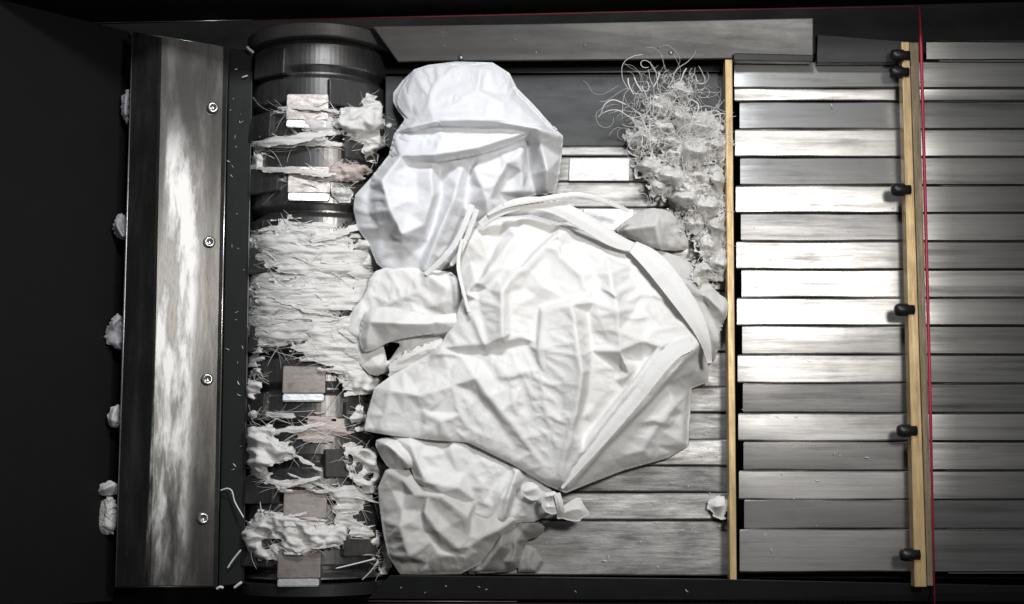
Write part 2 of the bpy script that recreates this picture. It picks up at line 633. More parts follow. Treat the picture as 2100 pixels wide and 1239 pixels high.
def ramp(nt, src, stops):
    r = nd(nt, 'ShaderNodeValToRGB')
    e = r.color_ramp.elements
    e[0].position, e[0].color = stops[0][0], (*stops[0][1], 1)
    e[1].position, e[1].color = stops[-1][0], (*stops[-1][1], 1)
    for p, c in stops[1:-1]:
        k = e.new(p); k.color = (*c, 1)
    nt.links.new(src, r.inputs[0])
    return r


def g3(v):
    return (v, v, v)


def bump(nt, bsdf, src, strength, dist):
    b = nd(nt, 'ShaderNodeBump')
    b.inputs['Strength'].default_value = strength
    b.inputs['Distance'].default_value = dist
    nt.links.new(src, b.inputs['Height'])
    nt.links.new(b.outputs[0], bsdf.inputs['Normal'])
    return b


def steel(name, lo, hi, metallic=0.8, rlo=0.25, rhi=0.5, mapscale=(2, 30, 30), scale=6, bmp=0.15, tint=(1, 1, 1), patch=0.5, var=0.0):
    m, nt, b = new_mat(name)
    n1 = noise_node(nt, scale, mapscale, 6, 0.65)
    n2 = noise_node(nt, 9.0, (0.8, 1.8, 1.8), 6, 0.72, dist=0.25)
    mx = nd(nt, 'ShaderNodeMix', data_type='FLOAT'); mx.inputs[0].default_value = patch
    nt.links.new(n1.outputs[0], mx.inputs[2]); nt.links.new(n2.outputs[0], mx.inputs[3])
    c = ramp(nt, mx.outputs[0], [(0.32, tuple(lo * t for t in tint)), (0.68, tuple(hi * t for t in tint))])
    col = c.outputs[0]
    if var:
        oi = nd(nt, 'ShaderNodeObjectInfo')
        mr = nd(nt, 'ShaderNodeMapRange'); mr.inputs[3].default_value = 1 - var; mr.inputs[4].default_value = 1 + var
        nt.links.new(oi.outputs['Random'], mr.inputs[0])
        mm = nd(nt, 'ShaderNodeMix', data_type='RGBA', blend_type='MULTIPLY'); mm.inputs[0].default_value = 1
        nt.links.new(col, mm.inputs[6]); nt.links.new(mr.outputs[0], mm.inputs[7])
        col = mm.outputs[2]
    nt.links.new(col, b.inputs['Base Color'])
    b.inputs['Metallic'].default_value = metallic
    rr = nd(nt, 'ShaderNodeMapRange'); rr.inputs[1].default_value = 0.3; rr.inputs[2].default_value = 0.7
    rr.inputs[3].default_value = rhi; rr.inputs[4].default_value = rlo
    nt.links.new(mx.outputs[0], rr.inputs[0]); nt.links.new(rr.outputs[0], b.inputs['Roughness'])
    if bmp:
        bump(nt, b, mx.outputs[0], bmp, 0.004)
    return m


def cloth_mat(name, col, dirt=(0.45, 0.42, 0.39), dirt_lo=0.62, dirt_hi=0.95, bs=0.25, bscale=28, mapscale=(1, 1, 1), crink=0.0, sss=0.0):
    m, nt, b = new_mat(name)
    n = noise_node(nt, 7, (1, 1, 1), 7, 0.7, dist=0.4)
    c = ramp(nt, n.outputs[0], [(dirt_lo, col), (dirt_hi, dirt)])
    nt.links.new(c.outputs[0], b.inputs['Base Color'])
    b.inputs['Roughness'].default_value = 0.85
    b.inputs['Sheen Weight'].default_value = 0.15
    b.inputs['Specular IOR Level'].default_value = 0.25
    if bs:
        n2 = noise_node(nt, bscale, mapscale, 4, 0.55, dist=0.6)
        src = n2.outputs[0]
        if crink:
            n3 = noise_node(nt, 7.0, (1, 1, 1), 3, 0.5, dist=0.9)
            n3.noise_type = 'RIDGED_MULTIFRACTAL'
            mm = nd(nt, 'ShaderNodeMath', operation='MULTIPLY_ADD'); mm.inputs[1].default_value = crink
            nt.links.new(n3.outputs[0], mm.inputs[0]); nt.links.new(src, mm.inputs[2])
            src = mm.outputs[0]
        bump(nt, b, src, bs, 0.012)
    if sss:
        b.inputs['Subsurface Weight'].default_value = sss
        b.inputs['Subsurface Radius'].default_value = (1.0, 0.9, 0.8)
        b.inputs['Subsurface Scale'].default_value = 0.008
    return m


M = {}
M['wall'] = steel('black_painted_sheet', 0.0035, 0.0065, 0.0, 0.5, 0.6, (1, 1, 1), 8, 0.05, (0.95, 1.0, 1.05))
M['floor'] = steel('black_floor', 0.004, 0.008, 0.0, 0.6, 0.85, (1, 1, 1), 8, 0.1)
for k_ in ('wall', 'floor'):
    M[k_].node_tree.nodes['Principled BSDF'].inputs['Specular IOR Level'].default_value = 0.22
M['slat'] = steel('worn_pusher_steel', 0.18, 0.54, 0.80, 0.24, 0.46, (0.7, 13, 13), 5, 0.08, (1, 0.985, 0.965), 0.38, 0.18)
M['slat_dark'] = steel('darker_pusher_steel', 0.12, 0.38, 0.75, 0.26, 0.5, (0.7, 13, 13), 5, 0.08, (1, 0.985, 0.975), 0.35, 0.1)  # darker tone for single slats
M['deck'] = steel('dimmed_deck_steel', 0.06, 0.36, 0.95, 0.24, 0.38, (0.35, 9, 9), 4, 0.05, (1, 1, 0.98), 0.15, 0.3)  # rear slats: their weaker light is put into a darker steel
M['feed'] = steel('dusty_feed_steel', 0.06, 0.55, 0.5, 0.35, 0.6, (1.3, 11, 11), 7, 0.35, (1, 0.985, 0.965), 0.5, 0.3)
M['bright'] = steel('polished_slat_steel', 0.25, 0.68, 0.6, 0.3, 0.5, (4, 9, 9), 9, 0.2)
M['rotor'] = steel('dark_rotor_steel', 0.08, 0.26, 0.85, 0.22, 0.42, (20, 3, 3), 6, 0.12, (1, 0.97, 0.96))
M['knife'] = steel('knife_steel', 0.16, 0.55, 0.8, 0.30, 0.5, (10, 16, 12), 6, 0.2, (1.0, 0.90, 0.85))
M['edge'] = steel('ground_edge_steel', 0.20, 0.62, 0.8, 0.25, 0.45, (14, 20, 20), 6, 0.2)
M['beam'] = steel('grey_beam_paint', 0.10, 0.20, 0.45, 0.36, 0.5, (1.2, 10, 10), 5, 0.06)
M['slate'] = steel('dark_slate_plate', 0.018, 0.035, 0.2, 0.4, 0.6, (2, 8, 8), 6, 0.06, (0.95, 1.0, 1.03))
M['bar'] = steel('blackened_bar', 0.014, 0.026, 0.3, 0.3, 0.5, (8, 2, 8), 6, 0.06, (0.95, 1.02, 1.0))
M['brass'] = steel('aged_brass', 0.30, 0.62, 0.35, 0.35, 0.55, (30, 2.5, 30), 5, 0.08, (1.0, 0.72, 0.36), 0.3)
M['shaded_brass'] = steel('shade_painted_brass', 0.10, 0.26, 0.35, 0.4, 0.6, (30, 2.5, 30), 5, 0.08, (1.0, 0.80, 0.50), 0.3)  # side face of the brass bar, its shade put into the colour
M['bolt'] = steel('bolt_steel', 0.4, 0.6, 0.9, 0.18, 0.3, (10, 10, 10), 6, 0.05)
M['red'] = steel('red_edge_paint', 0.35, 0.50, 0.0, 0.35, 0.5, (10, 2, 2), 6, 0.0, (1.0, 0.05, 0.14))
M['shade_red'] = steel('shaded_red_paint', 0.13, 0.24, 0.0, 0.4, 0.6, (3, 2, 2), 6, 0.0, (1.0, 0.16, 0.24))  # same red trim, darkened in colour for the weaker light there

m, nt, b = new_mat('black_rubber')
b.inputs['Base Color'].default_value = (0.008, 0.008, 0.009, 1)
b.inputs['Roughness'].default_value = 0.42
M['rubber'] = m

# deflector: dark smooth steel, pale smears and painted reflections beside the fold, in long strokes
m, nt, b = new_mat('smeared_deflector_steel')
n1 = noise_node(nt, 3.0, (9, 1.3, 1), 5, 0.6, dist=0.3, rnd=False)
n2 = noise_node(nt, 14, (3.0, 0.6, 1), 6, 0.65, dist=0.2, rnd=False)
geo = nd(nt, 'ShaderNodeNewGeometry'); sx_ = nd(nt, 'ShaderNodeSeparateXYZ')
nt.links.new(geo.outputs['Position'], sx_.inputs[0])


def mth(op, a, b_, clamp=False):
    n = nd(nt, 'ShaderNodeMath', operation=op); n.use_clamp = clamp
    for k, v in enumerate((a, b_)):
        if isinstance(v, (int, float)): n.inputs[k].default_value = v
        else: nt.links.new(v, n.inputs[k])
    return n.outputs[0]


def mrange(v, a, b_, c=0.0, d=1.0):
    n = nd(nt, 'ShaderNodeMapRange', interpolation_type='SMOOTHSTEP')
    for k, q in enumerate((a, b_, c, d)): n.inputs[k + 1].default_value = q
    nt.links.new(v, n.inputs[0])
    return n.outputs[0]


xr = mth('ADD', sx_.outputs['X'], mth('MULTIPLY', sx_.outputs['Y'], -0.021))
bandm = mth('MULTIPLY', mrange(xr, -0.7135, -0.7085), mrange(xr, -0.622, -0.655))
ym = mth('MULTIPLY', mrange(sx_.outputs['Y'], 0.42, 0.22), mrange(sx_.outputs['Y'], -0.62, -0.20, 0.42, 1.0))
blot = mth('ADD', mth('MULTIPLY', n1.outputs[0], 0.6), mth('MULTIPLY', n2.outputs[0], 0.6))
mask = mth('MULTIPLY', mth('MULTIPLY', bandm, ym), mrange(blot, 0.43, 0.74))
weak = mth('MULTIPLY', mrange(blot, 0.50, 0.85), 0.22)
mask = mth('ADD', mask, weak, True)
c = ramp(nt, mask, [(0.0, (0.050, 0.048, 0.046)), (0.4, (0.16, 0.157, 0.153)), (1.0, (0.80, 0.795, 0.78))])
nt.links.new(c.outputs[0], b.inputs['Base Color'])
nt.links.new(mrange(mask, 0.0, 1.0, 0.7, 0.30), b.inputs['Metallic'])
nt.links.new(mrange(mask, 0.0, 0.8, 0.30, 0.5), b.inputs['Roughness'])
bump(nt, b, blot, 0.07, 0.006)
M['deflector'] = m

M['cloth'] = cloth_mat('white_cotton', (0.76, 0.755, 0.74), (0.50, 0.47, 0.44), 0.52, 0.95, bs=0.16, bscale=34, crink=0.9, sss=0.15)
M['cloth_cool'] = cloth_mat('cool_white_cotton', (0.74, 0.745, 0.765), (0.50, 0.49, 0.49), 0.55, 0.95, bs=0.14, bscale=34, crink=0.8, sss=0.15)
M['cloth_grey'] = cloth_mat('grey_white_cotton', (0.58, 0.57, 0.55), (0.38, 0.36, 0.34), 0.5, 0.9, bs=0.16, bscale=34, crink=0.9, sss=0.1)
M['rag'] = cloth_mat('rag_shade_cloth', (0.30, 0.29, 0.275), (0.2, 0.19, 0.18), 0.5, 0.9, bs=0.16, bscale=34, crink=0.9)  # shadow of the garment above is painted into this grey
M['shred'] = cloth_mat('shredded_cotton', (0.72, 0.71, 0.69), (0.32, 0.30, 0.28), 0.5, 0.85, 0.25, 30, (0.25, 2.5, 1))
M['pink'] = cloth_mat('stained_shred', (0.55, 0.47, 0.44), (0.3, 0.25, 0.24), 0.5, 0.85, 0.6, 30, (0.35, 2.2, 1))
M['lint'] = cloth_mat('lint', (0.74, 0.725, 0.70), (0.46, 0.44, 0.41), 0.5, 0.85, 0.8, 60)
M['fibre'] = cloth_mat('fibre', (0.76, 0.75, 0.73), bs=0.0)
m, nt, b = new_mat('clear_plastic_film')
b.inputs['Base Color'].default_value = (0.62, 0.60, 0.63, 1)
b.inputs['Roughness'].default_value = 0.22
b.inputs['Transmission Weight'].default_value = 0.35
b.inputs['IOR'].default_value = 1.3
M['film'] = m

# ------------------------------------------------------------------ the chamber around
o = prism('chamber_floor', [(-500, -350, -260), (2600, -350, -260), (2600, 1600, -260), (-500, 1600, -260)], 30, M['floor'], None, 0)
tag(o, 'black steel floor deep under the shredder parts', kind='structure')

hop = empty('hopper_housing', P(150, 620, -230), 'black sheet steel hopper walls closing in the chamber all round', 'hopper')


def panel(pts, mat, name='wall_panel', parent=hop, th=0.006):
    bm = bmesh.new()
    vs = [bm.verts.new(p) for p in pts]
    bm.faces.new(vs)
    bm.normal_update()
    bm.faces.ensure_lookup_table()
    nrm = bm.faces[0].normal.copy()
    ret = bmesh.ops.extrude_face_region(bm, geom=list(bm.faces))
    for v in ret['geom']:
        if isinstance(v, bmesh.types.BMVert):
            v.co -= nrm * th
    return bm_obj(name, bm, mat, parent)


UP = Vector((0, 0, 0.24))
A_ = P(262, 64, -30); B_ = P(1892, 12, -30); C_ = P(1945, 1236, -30); D_ = P(232, 1232, -30)
panel([A_, A_ + Vector((-0.54, 0, 0.55)), D_ + Vector((-0.54, 0, 0.55)), D_], M['wall'])
A2 = A_ + Vector((-0.54, 0.003, 0)); B2 = P(2700, -10, -30)
panel([A2, B2, B2 + UP, A2 + UP], M['wall'])
D2 = D_ + Vector((-0.54, -0.003, 0)); C2 = P(2700, 1262, -30)
panel([D2, D2 + UP, C2 + UP, C2], M['wall'])
panel([A_ + Vector((0.0, 0, -0.002)), D_ + Vector((0, 0, -0.002)), D_ + Vector((0, 0, -0.22)), A_ + Vector((0, 0, -0.22))], M['wall'])
tube('ledge', [[P(192, 47, -8), P(520, 41, -8)]], [0.0022], M['bolt'], hop)
tube('edge_trim', [[P(515, 42, -6), P(900, 34, -6), P(1400, 22, -6), P(1884, 13, -6)]], [0.0022], M['shade_red'], hop)
tube('edge_trim', [[P(740, 1240, 12), P(1100, 1241, 12), P(1500, 1242, 12)]], [0.0022], M['shade_red'], hop)

# top beam with its grey cover plate
beam = empty('side_beam', P(1130, 90, -230), 'grey painted side beam with slanted end above the white garments', 'beam')
prism('cover_plate', [(764, 54, 34), (1100, 49, 34), (1668, 37, 34), (1668, 117, 12), (1490, 120, 12), (1040, 124, 12), (816, 126, 12)], 10, M['beam'], beam, 2)
prism('support', [(700, 60, -60), (1650, 44, -60), (1650, 146, -60), (760, 152, -60)], 150, M['wall'], beam, 2)
for u, v in ((945, 118), (1376, 108)):
    bm = bmesh.new()
    bmesh.ops.create_uvsphere(bm, u_segments=14, v_segments=8, radius=0.006)
    for vv in bm.verts: vv.co = Vector((vv.co.x, vv.co.y, vv.co.z * 0.7)) + P(u, v, 15)
    bm_obj('bolt', bm, M['edge'], beam, True)
sp = empty('back_plate', P(1270, 205, -230), 'dark slate plate behind the fluffy fibre heap', 'plate')
prism('plate', [(790, 156, -34), (1488, 150, -34), (1488, 300, -34), (790, 300, -34)], 40, M['slate'], sp, 2)
tube('lip', [[P(1060, 149, -24), P(1300, 147, -24), P(1484, 146, -24)]], [0.0025], M['beam'], sp)

bb = empty('front_beam', P(1130, 1210, -230), 'black front beam below the bottom garment', 'beam')
prism('cover_plate', [(800, 1180, 24), (1480, 1188, 24), (2300, 1206, 24), (2300, 1236, 6), (1480, 1231, 6), (754, 1229, 6)], 12, M['bar'], bb, 2)
tube('lip', [[P(756, 1233, 4), P(1060, 1234, 4)]], [0.0022], M['beam'], bb)
prism('support', [(770, 1196, -20), (2300, 1215, -20), (2300, 1250, -20), (770, 1250, -20)], 200, M['wall'], bb, 2)

br = empty('mounting_bracket', P(1640, 95, -40), 'dark grey mounting bracket at the upper end of the ribbed pusher', 'bracket')
prism('foot', [(1505, 108, 30), (1670, 112, 30), (1668, 126, 30), (1505, 124, 30)], 24, M['bar'], br, 3)
prism('side_plate', [(1676, 70, 26), (1858, 84, 26), (1858, 128, 26), (1676, 128, 26)], 22, M['slate'], br, 2)

# ------------------------------------------------------------------ deflector plate
dp = empty('deflector_plate', P(350, 640, -100), 'tall folded steel deflector plate with pale smears and painted reflections, four bolts', 'plate')


def strip_mesh(name, cols, mat, parent, th=4.0, nseg=40, wob=0.0, seed=3):
    """sheet bent along lines: cols are lists of ((u,v,z) top, (u,v,z) bottom)"""
    V, F = [], []
    nc = len(cols)
    rs = np.random.RandomState(seed)
    for a, b_ in cols:
        for i in range(nseg + 1):
            t = i / nseg
            q = [a[k] + (b_[k] - a[k]) * t for k in range(3)]
            p = P(*q)
            p.z += wob * 0.001 * math.sin(t * 9 + a[0] * 0.05)
            V.append(tuple(p))
    n = nseg + 1
    for c_ in range(nc - 1):
        for i in range(nseg):
            F.append((c_ * n + i, c_ * n + i + 1, (c_ + 1) * n + i + 1, (c_ + 1) * n + i))
    o = mesh_obj(name, V, F, mat, parent, False)
    if sum(p.normal.z for p in o.data.polygons) < 0:
        o.data.flip_normals()
    md = o.modifiers.new('thickness', 'SOLIDIFY'); md.thickness = th / 1000; md.offset = -1
    return o


strip_mesh('face', [((272, 68, 30), (238, 1204, 30)), ((326, 76, 62), (303, 1200, 62)), ((332, 77, 63), (309, 1200, 63)),
                    ((458, 96, 12), (437, 1202, 12)), ((466, 97, 6), (444, 1202, 6))], M['deflector'], dp)
tube('rim', [[P(272, 68, 29), P(255, 640, 29), P(237, 1204, 29)]], [0.0028], M['edge'], dp)
tube('rim', [[P(467, 100, 4), P(455, 650, 4), P(445, 1202, 4)]], [0.0024], M['bolt'], dp)
tube('rim', [[P(274, 67, 30), P(330, 75, 62), P(465, 97, 6)]], [0.003], M['bolt'], dp)
tube('rim', [[P(238, 1206, 30), P(308, 1203, 62), P(444, 1204, 6)]], [0.003], M['bar'], dp)


def bolt_mesh(r, h_):
    bm = bmesh.new()
    prof = [(0.0, h_ * 0.55), (0.45 * r, h_ * 0.55), (0.5 * r, h_), (0.75 * r, h_), (0.95 * r, h_ * 0.7), (r, 0)]
    rings = []
    N = 18
    for rr, z in prof:
        if rr == 0:
            rings.append([bm.verts.new((0, 0, z))]); continue
        rings.append([bm.verts.new((rr * math.cos(2 * math.pi * k / N), rr * math.sin(2 * math.pi * k / N), z)) for k in range(N)])
    for a, b_ in zip(rings[:-1], rings[1:]):
        for k in range(N):
            k2 = (k + 1) % N
            if len(a) == 1: bm.faces.new((a[0], b_[k], b_[k2]))
            else: bm.faces.new((a[k], b_[k], b_[k2], a[k2]))
    return bm


first = None
for u, v in ((436, 222), (429, 497), (425, 778), (416, 1063)):
    loc = P(u, v, 22)
    if first is None:
        bm = bolt_mesh(0.0125, 0.008)
        first = bm_obj('bolt', bm, M['bolt'], dp, True)
        first.location = loc - dp.location
        first.rotation_euler = (0, math.radians(20), 0)
    else:
        copy_to(first, loc, dp)

kb = empty('counter_bar', P(485, 640, -60), 'narrow black bar between the deflector plate and the rotor', 'bar')
prism('bar', [(470, 99, -14), (518, 104, -14), (500, 1196, -14), (448, 1203, -14)], 60, M['bar'], kb, 2)
tube('edge_bead', [[P(517, 112, -12), P(508, 640, -12), P(499, 1190, -12)]], [0.002], M['beam'], kb)

# ------------------------------------------------------------------ rotor
RZ, RR = -92.0, 0.146
ax0 = P(657, 118, RZ); ax1 = P(645, 1186, RZ)
axis = (ax1 - ax0); RL = axis.length; axd = axis.normalized()
sx = axd.cross(Vector((0, 0, 1))); sx.normalize()
if sx.x < 0: sx = -sx
sz = Vector((0, 0, 1))
rotor = empty('shredder_rotor', (ax0 + ax1) / 2 - Vector((0, 0, RR)), 'dark grooved shredder rotor with square knives wrapped in white shreds', 'rotor')


def rpt(s, ang, r):
    return ax0 + axd * s + (sx * math.sin(ang) + sz * math.cos(ang)) * r


def lathe(name, prof, mat, parent, seg=96):
    V = [tuple(rpt(s, 2 * math.pi * k / seg, r)) for s, r in prof for k in range(seg)]
    F = [(i * seg + k, i * seg + (k + 1) % seg, (i + 1) * seg + (k + 1) % seg, (i + 1) * seg + k) for i in range(len(prof) - 1) for k in range(seg)]
    return mesh_obj(name, V, F, mat, parent, False)


prof = []
pitch = 0.0725
s = 0.0
while s < RL - 0.001:
    for ds, r in ((0.0, RR - 0.015), (0.010, RR - 0.002), (0.013, RR), (0.056, RR), (0.059, RR - 0.002), (0.069, RR - 0.015)):
        if s + ds < RL: prof.append((s + ds, r))
    s += pitch
lathe('drum', prof, M['rotor'], rotor)
rg = lathe('end_ring', [(-0.030, RR - 0.06), (-0.030, RR + 0.006), (-0.028, RR + 0.009), (-0.004, RR + 0.009), (-0.002, RR + 0.006), (-0.002, RR - 0.06)], M['beam'], rotor)
rg = lathe('end_ring', [(RL + 0.002, RR - 0.06), (RL + 0.002, RR + 0.006), (RL + 0.004, RR + 0.009), (RL + 0.026, RR + 0.009), (RL + 0.028, RR + 0.006), (RL + 0.028, RR - 0.06)], M['bar'], rotor)


def knife(v, ang):
    ang = math.radians(ang)
    s = (v - 118) / 1068.0 * RL
    up = sx * math.sin(ang) + sz * math.cos(ang)
    tn = sx * math.cos(ang) - sz * math.sin(ang)
    rot = Matrix((tn, axd, up)).transposed()
    def block(name, w, l, h0, h1, off, mat, par, bev=0.002, lean=0.0):
        bm = bmesh.new()
        bmesh.ops.create_cube(bm, size=1)
        for q in bm.verts:
            q.co = Vector((q.co.x * w, q.co.y * l + off, h0 + (q.co.z + 0.5) * (h1 - h0)))
        bmesh.ops.bevel(bm, geom=list(bm.edges), offset=bev, segments=2, affect='EDGES')
        for q in bm.verts:
            if q.co.z > h0 + 0.01: q.co.z += lean * (0.22 * (q.co.y - off) - 0.14 * q.co.x)
            q.co = rot @ q.co + ax0 + axd * s
        return bm_obj(name, bm, mat, par)
    k = block('knife', 0.084, 0.056, RR - 0.03, RR + 0.007, 0.0, M['knife' if abs(ang) < 0.2 else 'rotor'], rotor, lean=0.5 if abs(ang) < 0.2 else 0.25)
    if abs(ang) < 0.2: block('cutting_edge', 0.080, 0.015, RR - 0.02, RR + 0.013, 0.0360, M['edge'], k, lean=1.0)


for v, a in ((262, -2), (408, 0), (800, -2), (1038, 0), (1150, -4), (335, 42), (515, 44), (690, 40), (870, 45), (960, 30),
             (165, -36), (230, 30), (400, -40), (560, -40), (715, -38), (935, -42), (1110, 44), (1130, -44), (290, -48), (850, -50), (1010, -40)):
    knife(v, a)

# ------------------------------------------------------------------ slatted pusher, rails and bars
ram = empty('ribbed_pusher', P(1690, 640, -60), 'pusher ram of long worn steel slats between the two brass bars', 'pusher')
rows = [126, 181, 208, 265, 322, 380, 437, 495, 553, 611, 668, 727, 786, 847, 905, 965, 1025, 1085, 1174]
rngs = random.Random(5)


def slat(u0, u1, v0, v1, z, mat, parent, name='slat', tilt=0.0, th=30, gap=0.8, skew=0.0, wob=1.0):
    N = 12
    V, F = [], []
    a0, b0 = v0 + gap, v1 - gap
    ph = rngs.uniform(0, 50)
    sl = 3.0 if name == 'slat' else 0.0
    for i in range(N + 1):
        t = i / N
        ends = min(i, N - i)
        j0 = wob * (0.9 * math.sin(ph + t * 7) + rngs.uniform(-0.5, 0.5)) * 0.7; j1 = wob * (0.9 * math.sin(ph * 2 + t * 6) + rngs.uniform(-0.5, 0.5)) * 0.7
        a = a0 + skew * t + j0; b_ = b0 + skew * t + j1
        dz = 0.5 * wob * math.sin(ph * 3 + t * 5)
        inset = 2.6
        for (vv, zz, k) in ((a, z - th, 0), (a, z + tilt - inset, 0), (a + inset, z + tilt * 0.9, 1), ((a + b_) / 2, z + 0.4 + dz, 2), (b_ - inset, z - tilt * 0.9, 1), (b_, z - tilt - inset, 0), (b_, z - th, 0)):
            uu = u0 + (u1 - u0) * t
            if i == 0: uu += (1.5 if k == 0 else 0)
            V.append(tuple(P(uu, vv, zz + (-2.0 if ends == 0 and k else 0))))
    n = 7
    for i in range(N):
        for k in range(n - 1):
            F.append((i * n + k, i * n + k + 1, (i + 1) * n + k + 1, (i + 1) * n + k))
    F.append(tuple(range(n))); F.append(tuple(N * n + k for k in range(n))[::-1])
    o = mesh_obj(name, V, F, mat, parent, True)
    me = o.data
    for p in me.polygons:
        if len(p.vertices) > 4: p.use_smooth = False
    for e in me.edges:
        a, b_ = e.vertices
        if a % n == b_ % n and a % n != 3: e.use_edge_sharp = True
    return o


for i, (v0, v1) in enumerate(zip(rows[:-1], rows[1:])):
    low = i % 2 == 0 and i > 0
    t = (v0 - 126) / 1050.0
    u0 = (1516 if low else 1506) + 12 * t
    u1 = 1868 + 30 * t
    tl = [-3.5, 1.2, -4.2, 0.2, -4.4, 0.4, -2.6, 0.2, 0.3, -0.2, 2.0, 1.0, 2.8, 0.8, 2.4, 1.2, 3.0, 2.0][i]
    slat(u0, u1, v0, v1, -4.0 if low else 0.0, M['slat_dark' if i in (0, 2, 4, 6, 12, 16) else 'slat'], ram, tilt=tl * 0.8)
    slat(u1 + 2, 2330, v0, v1, -6.0 if low else -4.0, M['deck'], ram, 'rear_slat', tilt=rngs.uniform(-2, 2.5), skew=rngs.uniform(-0.5, 1.5), gap=0.3, wob=0.4)
prism('bed', [(1530, 110, -40), (2330, 110, -40), (2330, 1186, -40), (1536, 1186, -40)], 60, M['floor'], ram, 0)
prism('rear_bed', [(1925, 84, -11), (2330, 84, -11), (2330, 1176, -11), (1945, 1176, -11)], 8, M['deck'], ram, 0)
for k, (u, v, w) in enumerate(((2100, 60, 0),)):
    slat(1900, 2330, 84, 124, -6, M['deck'], ram, 'rear_slat', tilt=1.0)

rail = empty('brass_rail', P(1497, 660, -60), 'thin brass rail at the left ends of the pusher slats', 'rail')
prism('strip', [(1487, 122, 16), (1502, 122, 16), (1511, 1190, 16), (1497, 1190, 16)], 34, M['brass'], rail, 1.5)

sb = empty('wiper_bar', P(1885, 650, -10), 'brass wiper bar with black knobs and a red edge across the slats', 'bar')
prism('brass_strip', [(1849, 86, 52), (1865, 86, 52), (1901, 1204, 52), (1876, 1204, 52)], 30, M['brass'], sb, 1.5)
prism('shade_strip', [(1866, 87, 42), (1884, 87, 42), (1914, 1202, 42), (1902, 1202, 42)], 26, M['shaded_brass'], sb, 1.5)
tube('edge_trim', [[P(1885, 14, 40), P(1889, 100, 42), P(1897, 400, 42), P(1907, 800, 42), P(1917, 1245, 42)]], [0.0036], M['red'], sb)
kn = None
for u, v in ((1842, 118), (1840, 152), (1844, 392), (1851, 637), (1856, 884), (1862, 1137)):
    loc = P(u, v, 40)
    if kn is None:
        bm = bmesh.new()
        prof_k = [(-0.021, 0.0), (-0.021, 0.007), (-0.018, 0.0115), (-0.012, 0.0130), (0.004, 0.0130), (0.008, 0.010), (0.018, 0.010), (0.018, 0.0)]
        N = 20; prev = None
        for x, r in prof_k:
            ring = [bm.verts.new((x, r * math.cos(2 * math.pi * k / N), r * math.sin(2 * math.pi * k / N))) for k in range(N)] if r > 0 else [bm.verts.new((x, 0, 0))]
            if prev:
                for k in range(N):
                    k2 = (k + 1) % N
                    if len(prev) == 1: bm.faces.new((prev[0], ring[k], ring[k2]))
                    elif len(ring) == 1: bm.faces.new((prev[k], ring[0], prev[k2]))
                    else: bm.faces.new((prev[k], ring[k], ring[k2], prev[k2]))
            prev = ring
        kn = bm_obj('knob', bm, M['rubber'], sb, True)
        kn.location = loc - sb.location
    else:
        copy_to(kn, loc, sb)

# feed floor under the garments
ff = empty('feed_floor', P(1250, 700, -100), 'dusty steel slats of the feed floor showing beside and below the garments', 'floor')
frows = [(262, 321, 'feed'), (321, 373, 'feed'), (373, 426, 'feed'), (426, 480, 'feed'), (480, 538, 'feed'), (538, 596, 'feed'), (596, 655, 'feed'), (655, 722, 'feed'), (722, 794, 'feed'), (794, 846, 'feed'),
         (846, 902, 'feed'), (902, 955, 'feed'), (955, 1010, 'feed'), (1010, 1066, 'feed'), (1066, 1180, 'feed')]
for i, (v0, v1, mt) in enumerate(frows):
    slat(830, 1485 + 10 * (v0 - 130) / 1060, v0, v1, -34 + (0 if i % 2 else -6), M[mt], ff, tilt=rngs.uniform(-1.5, 3.0), skew=rngs.uniform(-1, 1))
wp = prism('wear_plate', [(1168, 325, -28), (1292, 325, -28), (1290, 371, -28), (1166, 371, -28)], 4, M['bright'], ff, 1.2)
wp = prism('wear_plate', [(1196, 429, -28), (1300, 429, -28), (1296, 474, -28), (1196, 474, -28)], 4, M['bright'], ff, 1.2)

# ------------------------------------------------------------------ garments
def band(name, pts, mat, parent, crown=4.0, step=2.5, **kw):
    """strap: pts are (u, v, z, width)"""
    p = chaikin([(a[0], a[1], a[2], a[3]) for a in pts], 2, False)
    L, R = [], []
    for i in range(len(p)):
        t = p[min(i + 1, len(p) - 1)][:2] - p[max(i - 1, 0)][:2]
        t = t / (np.hypot(*t) + 1e-9)
        n = np.array([-t[1], t[0]]) * p[i][3] / 2
        L.append((p[i][0] + n[0], p[i][1] + n[1], p[i][2])); R.append((p[i][0] - n[0], p[i][1] - n[1], p[i][2]))
    return sheet(name, L + R[::-1], mat, parent, creases=[[(q[0], q[1], q[2] + crown) for q in p[1:-1]]], step=step, round_it=0, **kw)


NZ = [(170, 90, 25, 2.5, 'fbm')]
NZ2 = [(150, 80, 60, 2.5, 'fbm')]

